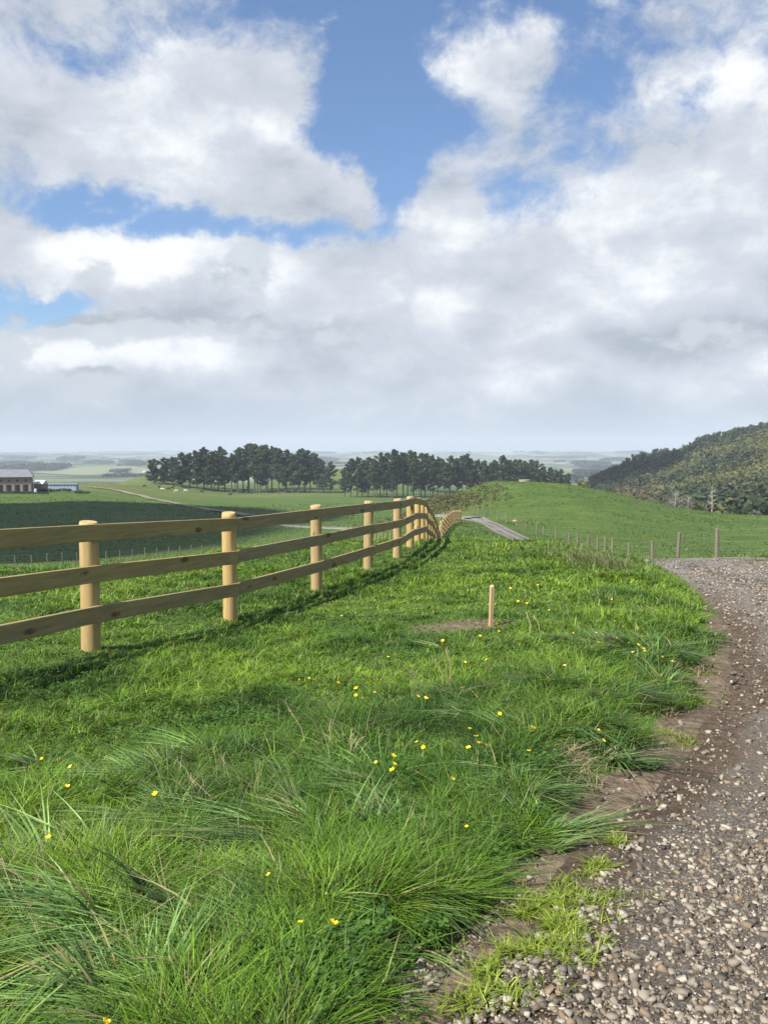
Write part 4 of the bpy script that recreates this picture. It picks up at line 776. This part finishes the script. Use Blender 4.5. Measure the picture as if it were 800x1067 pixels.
for _ in range(110):
    gy = 950 * (9.0 ** random.random()); gx = gy * random.uniform(-.7, .75)
    if gx / gy > .24 and gy < 1300: continue
    ac.add(*wood(gx, gy, random.uniform(.02, .10) * gy, random.uniform(8, 25), min(15, 6 + gy * .0015), random.choice([0, .1, -.2, 1.4, .6])))
ac.build('distant_woods', M_BUSH, 'hazy hedges and woodlots scattered over the far plain', 'woods')

# ------------------------------------------------------------------ farmhouse and sheds
M_BRICK = simple('old_brick', (.32, .20, .165), .9, .3, 1.5); M_ROOF = simple('roof_iron', (.17, .17, .19), .6, .2, .5); M_DARK = simple('dark_opening', (.03, .03, .035), .5, .2); M_TRIM = simple('pale_render', (.36, .29, .26), .8, .15); M_WHITE = simple('white_paint', (.55, .57, .58), .6, .08); M_BLUE = simple('bluish_panel', (.27, .32, .42), .5, .15); M_GLASS = simple('window_glass', (.05, .06, .08), .15, .2, spec=.6)
Yh = 342; hx1 = at(32.5, 468, Yh)[0]; zb = ray(20, 511.5)[1] * Yh; Wd, Dp, Hh = 27., 11., 6.1; x0 = -Wd
house = empty('farmhouse', (hx1, Yh, zb), .38, 'long two-storey brick farmhouse with grey hipped roof and dark ground-floor bays', 'house')
def prt(fn, name, m, par):
    mb = MB(); fn(mb); return mb.build(name, m, par)
prt(lambda b: b.box((x0, 0, -3), (0, Dp, Hh)), 'wall', M_BRICK, house)
def roof_f(b):
    o_ = .7; zt = Hh + 3.1; V = [(x0 - o_, -o_, Hh), (o_, -o_, Hh), (o_, Dp + o_, Hh), (x0 - o_, Dp + o_, Hh), (x0 + 2, Dp / 2, zt), (-1.6, Dp / 2, zt)]; V += [(v[0], v[1], v[2] - .28) for v in V[:4]]
    b.add(V, [(0, 1, 5, 4), (1, 2, 5), (2, 3, 4, 5), (3, 0, 4), (0, 6, 7, 1), (1, 7, 8, 2), (2, 8, 9, 3), (3, 9, 6, 0), (9, 8, 7, 6)])
rf_ = prt(roof_f, 'roof', M_ROOF, house)
prt(lambda b: [b.box((-21, 6, Hh + 1.5), (-20, 7, Hh + 4.3)), b.box((-21.15, 5.85, Hh + 4.3), (-19.85, 7.15, Hh + 4.5))], 'chimney', M_BRICK, rf_)
for i in range(8):
    cx0 = -2.4 - i * 3.25
    wn = prt(lambda b: b.box((cx0 - .62, -.06, 4.0), (cx0 + .62, .05, 5.1)), 'window', M_TRIM, house); prt(lambda b: b.box((cx0 - .5, -.09, 4.1), (cx0 + .5, -.062, 5.0)), 'pane', M_GLASS, wn)
    bay = prt(lambda b: b.box((cx0 - 1.0 + .3, -.08, -.1), (cx0 + .9, .04, 2.6)), 'bay_opening', M_DARK, house); prt(lambda b: b.box((cx0 + .92, -.22, -.2), (cx0 + 1.95, -.003, 2.75)), 'pier', M_TRIM, house)
prt(lambda b: b.box((x0, -.25, 2.85), (.1, -.003, 3.1)), 'string_course', M_TRIM, house)
prt(lambda b: b.box((.003, 1.5, .1), (.1, 9, 5.0)), 'end_panel', M_DARK, house)
def gable(name, px0, px1, ybase, Yd, hw, rise, label, roofm, wallm, depth=7, npost=0):
    xa, xb = at(px0, 468, Yd)[0], at(px1, 468, Yd)[0]; z = ray((px0 + px1) / 2, ybase)[1] * Yd; L = xb - xa; r_ = empty(name, (xa, Yd, z), 0, label, 'shed')
    prt(lambda b: b.box((0, 0, -2.5), (L, depth, hw)), 'wall', wallm, r_)
    def rf2(b): b.add([(-.3, -.4, hw), (L + .3, -.4, hw), (L + .3, depth + .4, hw), (-.3, depth + .4, hw), (-.3, depth / 2, hw + rise), (L + .3, depth / 2, hw + rise)], [(0, 1, 5, 4), (1, 2, 5), (2, 3, 4, 5), (3, 0, 4), (3, 2, 1, 0)])
    prt(rf2, 'roof', roofm, r_)
    for k in range(npost):
        q = (k + .5) * L / npost; prt(lambda b: b.box((q - .12, -.12, -.2), (q + .12, -.003, hw - .03)), 'post', M_DARK, r_)
    return r_
gable('farm_shed', 34, 43, 507, 352, 1.1, 1.6, 'small shed with a bright white roof at the end of the farmhouse', M_WHITE, M_BRICK, 6)
gable('long_shed', 47, 78.5, 506.6, 378, .95, .2, 'long low pale blue shed divided by dark posts beside the farmhouse', simple('faded_blue_iron', (.30, .34, .40), .5, .15), M_BLUE, 3, 9)
tk = empty('water_tank', (at(36, 468, 338)[0], 338, ray(36, 513)[1] * 338), 0, 'small white water tank in front of the farmhouse corner', 'tank')
mb = MB(); mb.tube([(0, 0, -.5), (0, 0, 1.3), (0, 0, 1.5)], [.62, .62, .3], 16); mb.build('drum', M_WHITE, tk); mb = MB(); mb.tube([(0, 0, 1.5), (0, 0, 1.6)], [.18, .18], 10); mb.build('lid', M_TRIM, tk)
ac = Acc()
for (x, y, Yd, L, Wd_, hh) in [(55, 509, 352, 17, 3, 1.6), (20, 513.5, 330, 24, 2, .9), (86, 511, 345, 6, 3, 1.3)]:
    gx = at(x, y, Yd)[0]; ac.add(*wood(gx, Yd, L, Wd_, hh, .05, c0=(.022, .045, .018)))
ac.build('hedge', M_BUSH, 'low dark hedging below the farmhouse and the sheds', 'hedge')
for i, (x, y, Yd, w_) in enumerate([(12, 489, 2100, 22), (127, 480, 3300, 16), (636, 486, 1900, 24), (150, 490, 1900, 8)]):
    gx = at(x, y, Yd)[0]; z = Z1(gx, Yd); r_ = empty('farm_shed', (gx, Yd, z), .2 * i, ['tiny white farm shed far out beyond the brick farmhouse', 'tiny pale shed in the far haze left of the pines', 'tiny white shed on the plain beside the bush hill', 'tiny pale shed just left of the first pine'][i], 'shed')
    prt(lambda b: b.box((0, 0, -2), (w_, 9, 3.4)), 'wall', M_WHITE, r_)
    prt(lambda b: b.add([(-.3, -.4, 3.4), (w_ + .3, -.4, 3.4), (w_ + .3, 9.4, 3.4), (-.3, 9.4, 3.4), (-.3, 4.5, 5.4), (w_ + .3, 4.5, 5.4)], [(0, 1, 5, 4), (1, 2, 5), (2, 3, 4, 5), (3, 0, 4), (3, 2, 1, 0)]), 'roof', M_WHITE, r_)

# water trough on the crest of the round hill, rock at its foot
tx, ty_ = at(546.5, 502, 161)[0], 161; tz = Z1(tx, ty_); tr = empty('water_trough', (tx, ty_, tz - .35), 0, 'pale concrete water trough on the crest of the round green hill', 'trough')
M_CONC = simple('concrete', (.30, .25, .19), .9, .2, 3); mb = MB(); n = 28; pr = [(1.15, -.5), (1.2, .72), (1.2, .8), (1.06, .8), (1.02, .45), (0.001, .42)]
Vs = [(r_ * math.cos(2 * math.pi * k / n), r_ * math.sin(2 * math.pi * k / n), z) for r_, z in pr for k in range(n)]; mb.add(Vs, [(i * n + k, i * n + (k + 1) % n, (i + 1) * n + (k + 1) % n, (i + 1) * n + k) for i in range(len(pr) - 1) for k in range(n)]); mb.build('basin', M_CONC, tr, False)
M_WATER = simple('trough_water', (.05, .07, .06), .05, .1, spec=.6); mb = MB(); mb.tube([(0, 0, .5), (0, 0, .66)], [1.02, 1.025], 28); mb.build('water_surface', M_WATER, tr)
gx, gy, gz = ground_px(537, 548, 60, 150); mb = MB(); bv = IV * (1 + rng.normal(0, .12, (len(IV), 1))) * (.45, .35, .25); mb.add(bv, [tuple(f) for f in IF]); o = mb.build('boulder', M_CONC); gx2, gy2 = ray(537, 468)[0] * 101, 101; o.location = (gx2, gy2, Z1(gx2, gy2) + .1); tag(o, 'pale boulder on the grass between the track and the round hill', 'boulder')

# ------------------------------------------------------------------ cows
def cow_mesh(name, m, graze):
    mb = MB(); mb.tube([(-.95, 0, 1.12), (-.85, 0, 1.1), (-.5, 0, 1.05), (0, 0, 1.0), (.45, 0, 1.05), (.75, 0, 1.12), (.9, 0, 1.15)], [.12, .3, .37, .41, .38, .30, .16], 12)
    hd = [(.75, 0, 1.2), (1.1, 0, .95 if graze else 1.35), (1.3, 0, .5 if graze else 1.5), (1.4, 0, .25 if graze else 1.38), (1.5, 0, .1 if graze else 1.2)]; mb.tube(hd, [.24, .19, .16, .13, .08], 10)
    for sy in (-1, 1):
        q = hd[2]; mb.tube([(q[0] - .03, sy * .1, q[2] + .05), (q[0] - .05, sy * .28, q[2] + .05)], [.05, .03], 5)
        mb.tube([(.62, sy * .2, 1.0), (.62, sy * .2, .55), (.58, sy * .2, .5), (.6, sy * .2, .0)], [.14, .085, .08, .07], 7); mb.tube([(-.7, sy * .22, 1.05), (-.62, sy * .22, .62), (-.82, sy * .22, .45), (-.76, sy * .22, 0)], [.2, .11, .075, .07], 7)
    mb.tube([(-.95, 0, 1.25), (-1.08, 0, 1.0), (-1.08, 0, .5)], [.05, .03, .05], 6); mb.tube([(-.45, 0, .72), (-.4, 0, .55)], [.16, .1], 8)
    o = mb.build(name, m); md = o.modifiers.new('skin', 'REMESH'); md.mode = 'VOXEL'; md.voxel_size = .05; md.use_smooth_shade = True; return o
M_COWB = simple('black_hide', (.018, .016, .015), .7, .3); M_COWW = simple('pale_hide', (.62, .54, .42), .7, .2, 1)
protoC = {}
CW = [(151, 507.5, 'b'), (166, 508.5, 'b'), (169.4, 511.2, 'w'), (176, 510.5, 'b'), (180, 509.6, 'b'), (184, 513, 'w'), (193.5, 512.8, 'w'), (197, 510, 'b'), (210.5, 513.5, 'b'), (233, 510, 'b'), (240, 516.5, 'b'), (244.5, 512.6, 'b'), (255, 512, 'b'), (258.5, 509.5, 'b')]
CL = ['black cow alone at the left end of the herd below the first pines', 'black cow just left of the first pale cow', 'pale cow grazing nearest the left end of the herd', 'black cow just right of the leftmost pale cow', 'black cow behind the gap between two pale cows', 'middle pale cow of the three near the dirt race', 'rightmost of the three pale cows', 'black cow close above the rightmost pale cow', 'black cow alone on the open grass right of the pale cows', 'black cow grazing under the pines at mid-belt', 'black cow standing lowest on the slope, right side of the herd', 'black cow just above the lowest one', 'black cow second from the right end of the herd', 'black cow at the right end of the herd, close to the pines']
for i, (x, y, k) in enumerate(CW):
    gx, gy, gz = ground_px(x, y, 250, 640); gr = i % 3 != 1
    key = (k, gr)
    if key not in protoC: protoC[key] = o = cow_mesh('cow', M_COWB if k == 'b' else M_COWW, gr)
    else: o = protoC[key].copy(); COL.objects.link(o)
    o.location = (gx, gy, gz); o.rotation_euler = (0, 0, random.choice([0, .4, 2.9, 3.5, 1.2])); tag(o, CL[i], 'cow', 'cows grazing below the shelter belt'); o.scale = (1.05,) * 3

# ------------------------------------------------------------------ unseen cloud meshes added overhead to cast shade on valley and hill
M_CLOUD, nt_, b_ = mat('cloud_white', 1., 0); b_.inputs['Base Color'].default_value = (.85, .87, .9, 1)
SUN_EL, SUN_AZ = R(51), R(-142)
def shadow_cloud(tx, ty, tz, rx, ry, seed, ang=0):
    Hc = 620.; k = (Hc - tz) / math.tan(SUN_EL); cx_, cy_ = tx + k * math.cos(SUN_AZ), ty + k * math.sin(SUN_AZ); bm = bmesh.new(); bmesh.ops.create_icosphere(bm, subdivisions=5, radius=1); V_ = np.array([v.co[:] for v in bm.verts]); F_ = [[v.index for v in f.verts] for f in bm.faces]; bm.free()
    nn = fbm(V_[:, 0] * 2 + seed, V_[:, 1] * 2 + V_[:, 2] * 1.5 + seed, 4); V_ = V_ * (.72 + .6 * nn)[:, None]; x = V_[:, 0] * rx; y = V_[:, 1] * ry; z = V_[:, 2] * min(rx, ry) * .4; z = np.where(z < 0, z * .3, z)
    o = newmesh('shadow_cloud', np.stack([x * math.cos(ang) - y * math.sin(ang), x * math.sin(ang) + y * math.cos(ang), z], -1), np.array(F_), M_CLOUD, None, True); o.location = (cx_, cy_, Hc); tag(o, kind='structure')
SHADOW_CLOUDS = [(-88, 190, -17, 66, 112, 3, .1), (120, 560, 0, 120, 60, 5, .5)]
for c_ in SHADOW_CLOUDS: shadow_cloud(*c_)
# ------------------------------------------------------------------ camera, light, sky
cam = bpy.data.cameras.new('camera'); co = bpy.data.objects.new('camera', cam); COL.objects.link(co); S.camera = co
co.rotation_euler = (math.pi / 2 - PITCH, 0, 0); cam.sensor_fit = 'VERTICAL'; cam.sensor_height = 36; cam.lens = F / 1067 * 36; cam.clip_end = 60000; cam.clip_start = .05
SUN_EL, SUN_AZ = R(51), R(-142)        # azimuth measured like atan2(y, x) of the direction towards the sun
sd = (math.cos(SUN_EL) * math.cos(SUN_AZ), math.cos(SUN_EL) * math.sin(SUN_AZ), math.sin(SUN_EL))
sl = bpy.data.lights.new('sun', 'SUN'); sl.energy = 5.0; sl.angle = R(.53); sl.color = (1, .955, .88)
so = bpy.data.objects.new('sun', sl); COL.objects.link(so)
from mathutils import Vector
so.rotation_euler = Vector(sd).to_track_quat('Z', 'Y').to_euler()
w = bpy.data.worlds.new('World'); S.world = w; w.use_nodes = True; nt = NT(w.node_tree); bg = nt.n['Background']
sky = nt.new('ShaderNodeTexSky'); sky.sky_type = 'NISHITA'; sky.sun_disc = False; sky.sun_elevation = SUN_EL; sky.sun_rotation = math.atan2(sd[0], sd[1]); sky.altitude = 100; sky.dust_density = 1.0; sky.ozone_density = 2.0
BS = .1; bg.inputs['Strength'].default_value = .072
g = nt.vmath('NORMALIZE', nt.new('ShaderNodeTexCoord').outputs['Generated'])
sx = nt.new('ShaderNodeSeparateXYZ'); nt.l.new(g, sx.inputs[0]); dz = sx.outputs[2]
# cloud-deck coordinates: direction divided by a softened height, so clouds flatten towards the horizon
hz = nt.math('ADD', nt.math('MAXIMUM', dz, 0), .22)
pl = nt.new('ShaderNodeCombineXYZ', X=nt.math('DIVIDE', sx.outputs[0], hz), Y=nt.math('DIVIDE', sx.outputs[1], hz), Z=nt.math('MULTIPLY', dz, 1.2)).outputs[0]
def dirp(x, y):
    a, b = ray(x, y); v = np.array([a, 1, b]); return tuple(v / np.linalg.norm(v))
wp = nt.vmath('ADD', g, nt.scalev(nt.vmath('SUBTRACT', nt.noise(g, 5, 7, .6, out='Color'), (.5, .5, .5)), (.20, .20, .13)))
wp2 = nt.vmath('ADD', g, nt.scalev(nt.vmath('SUBTRACT', nt.noise(g, 9, 4, .6, out='Color'), (.5, .5, .5)), (.06, .06, .045)))
def gauss(x, y, rx, ry):
    d = nt.vmath('SUBTRACT', wp, dirp(x, y)); d = nt.scalev(d, (F / rx, F / rx * .6, F / ry)); l = nt.vmath('DOT_PRODUCT', d, d)
    return nt.math('EXPONENT', nt.math('MULTIPLY', l, -.8))
def total(base, lst):
    for (x, y, rx, ry, a) in lst: base = nt.math('ADD', base, nt.math('MULTIPLY', gauss(x, y, rx, ry), a))
    return base
n_big = nt.noise(pl, 1.7, 8, .55, .1); n_sm = nt.noise(nt.scalev(wp2, (1, 1, 1.35)), 6.0, 11, .66, .1)
dens = nt.math('ADD', nt.math('MULTIPLY', n_big, .55), nt.math('MULTIPLY', nt.math('SUBTRACT', n_sm, .16), 1.7))
BLUE = [(385, 20, 50, 75, -.75), (402, 130, 26, 75, -.55), (402, 205, 20, 26, -.35), (100, 72, 40, 22, -.48), (240, 238, 130, 14, -.62), (30, 318, 100, 15, -.85), (55, 213, 38, 16, -.55),
        (310, 140, 34, 16, -.42), (625, 95, 34, 50, -.40), (490, 140, 36, 20, -.22), (590, 15, 70, 20, -.30), (715, 100, 16, 60, -.25), (555, 185, 40, 30, -.25), (445, 85, 22, 30, -.25), (180, 40, 50, 18, -.18)]
WHITE = [(50, 140, 80, 70, .30), (190, 100, 100, 45, .18), (290, 100, 60, 45, .30), (310, 180, 80, 45, .28), (560, 80, 90, 55, .26), (755, 160, 60, 140, .35), (140, 280, 150, 22, .35), (450, 300, 300, 70, .35), (690, 300, 180, 90, .3), (300, 330, 150, 40, .3), (40, 10, 90, 25, .18), (450, 215, 40, 40, .12), (340, 200, 50, 30, .2), (560, 120, 60, 40, .08)]
dens = total(dens, BLUE + WHITE)
dens = nt.math('ADD', dens, nt.ramp(dz, .30, .10, 0, .35))
alpha = nt.ramp(dens, .70, 1.12)
# relief: the same noise shifted towards the light
g2 = nt.vmath('ADD', wp2, (-.014, -.004, .03))
n_sm2 = nt.noise(nt.scalev(g2, (1, 1, 1.35)), 6.0, 11, .66, .1)
g3 = nt.vmath('ADD', g, (-.03, 0, .06)); m1 = nt.noise(nt.scalev(g, (1, 1, 2.2)), 5.5, 7, .55, .2); m2 = nt.noise(nt.scalev(g3, (1, 1, 2.2)), 5.5, 7, .55, .2)
rel = nt.math('ADD', nt.math('MULTIPLY', nt.math('SUBTRACT', n_sm, n_sm2), 1.5), nt.math('MULTIPLY', nt.math('SUBTRACT', m1, m2), 1.3))
TONE = [(140, 275, 140, 22, .65), (60, 358, 160, 20, .50), (230, 380, 160, 28, .16), (80, 150, 90, 50, .16), (250, 165, 100, 28, .22), (470, 265, 60, 35, .22), (550, 325, 90, 35, .22), (640, 265, 60, 45, .30), (765, 110, 50, 90, .28), (490, 65, 60, 35, .14), (430, 250, 40, 25, .15), (620, 370, 160, 25, .12), (250, 260, 60, 12, .1),
        (300, 345, 90, 16, -.30), (735, 345, 110, 18, -.36), (590, 150, 80, 40, -.10), (440, 350, 80, 18, -.08), (85, 340, 48, 13, -.46), (108, 392, 42, 12, -.36), (4, 362, 20, 14, -.42), (8, 396, 24, 9, -.3), (205, 335, 26, 14, -.32), (60, 205, 120, 28, -.12), (700, 235, 60, 35, -.16), (330, 235, 70, 28, -.16), (60, 25, 80, 18, -.22), (103, 296, 18, 12, -.42), (230, 290, 20, 14, -.2), (680, 415, 200, 20, -.10), (520, 290, 40, 20, -.12), (450, 180, 60, 30, -.12), (40, 240, 30, 14, -.15)]
tone = total(nt.math('ADD', nt.math('MULTIPLY', rel, .78), .545), TONE)
tone = nt.math('ADD', tone, nt.math('MULTIPLY', nt.math('SUBTRACT', m1, .5), .35))
tone = nt.math('ADD', tone, nt.math('MULTIPLY', nt.math('SUBTRACT', n_big, .5), .35))
grey = tuple(q / BS for q in (.33, .375, .43)); mid = tuple(q / BS for q in (.50, .535, .60)); white = tuple(q / BS for q in (.78, .795, .81))
cl = nt.mix(nt.ramp(tone, .10, .58, smooth_=False), grey, mid); cl = nt.mix(nt.ramp(tone, .55, 1.08), cl, white)
skyc = nt.mix(1., sky.outputs[0], (.98, 1.14, 1.30), 'MULTIPLY')
full = nt.mix(alpha, skyc, cl)
# small grey scud clouds low on the left, in front of the brighter bank
wp_keep = wp; wp = wp2
n_f = nt.noise(nt.scalev(g, (1, 1, 1.6)), 16, 8, .6, .1)
pf = total(nt.math('MULTIPLY', nt.math('SUBTRACT', n_f, .5), 2.2), [(85, 340, 52, 15, .8), (108, 392, 46, 15, .62), (2, 362, 22, 15, .85), (8, 397, 26, 9, .6), (205, 335, 28, 17, .75), (103, 297, 18, 13, .7), (250, 290, 34, 22, .62), (300, 345, 80, 18, .55), (150, 352, 20, 7, .5), (735, 350, 90, 16, .5), (265, 270, 26, 12, .5)])
pa = nt.ramp(pf, .26, .60, 0, .85)
wp = nt.vmath('ADD', g, (0, 0, -.012)); pf2 = total(nt.math('MULTIPLY', nt.math('SUBTRACT', nt.noise(nt.scalev(wp, (1, 1, 1.6)), 16, 8, .6, .1), .5), 1.5), [(85, 340, 52, 15, .8), (108, 392, 46, 15, .62), (250, 290, 34, 22, .62), (300, 345, 80, 18, .55), (205, 335, 28, 17, .75)])
pc = nt.mix(nt.ramp(nt.math('SUBTRACT', pf, pf2), -.15, .25), tuple(q / BS for q in (.34, .385, .435)), tuple(q / BS for q in (.50, .54, .585)))
full = nt.mix(pa, full, pc); wp = wp_keep
# soft low stratus band in the bottom of the sky
lowc = tuple(q / BS for q in (.365, .435, .495))
full = nt.mix(nt.ramp(nt.math('ADD', dz, nt.math('MULTIPLY', nt.math('SUBTRACT', m1, .5), .07)), .092, .008, 0, .90), full, lowc)
nt.l.new(full, bg.inputs['Color'])

# haze
def haze():
    x0, y0, z0, x1, y1, z1 = -11300, -11300, -160, 11300, 11300, 140
    mb = MB(); mb.box((x0, y0, z0), (x1, y1, z1)); m = bpy.data.materials.new('haze'); m.use_nodes = True; nt = NT(m.node_tree); nt.n.remove(nt.n['Principled BSDF'])
    pv = nt.new('ShaderNodeVolumePrincipled'); pv.inputs['Color'].default_value = (.80, .90, 1.0, 1); pv.inputs['Density'].default_value = .00019; pv.inputs['Anisotropy'].default_value = .0; pv.inputs['Density Attribute'].default_value = ''; pv.inputs['Color Attribute'].default_value = ''; pv.inputs['Temperature Attribute'].default_value = ''
    nt.l.new(pv.outputs[0], nt.n['Material Output'].inputs['Volume'])
    o = mb.build('haze', m); tag(o, kind='stuff'); return o
haze()
S.render.engine = 'CYCLES'; S.cycles.use_denoising = True
try: S.cycles.denoiser = 'OPENIMAGEDENOISE'
except Exception: pass
S.cycles.max_bounces = 6; S.cycles.diffuse_bounces = 3; S.cycles.transmission_bounces = 3; S.cycles.volume_bounces = 0; S.cycles.transparent_max_bounces = 6
S.cycles.volume_step_rate = 10; S.cycles.use_adaptive_sampling = True; S.cycles.adaptive_threshold = .015
S.view_settings.view_transform = 'Standard'; S.view_settings.look = 'None'; S.view_settings.exposure = 0.87; S.view_settings.gamma = 1; S.view_settings.use_curve_mapping = False
w.cycles.sampling_method = 'MANUAL'; w.cycles.sample_map_resolution = 256
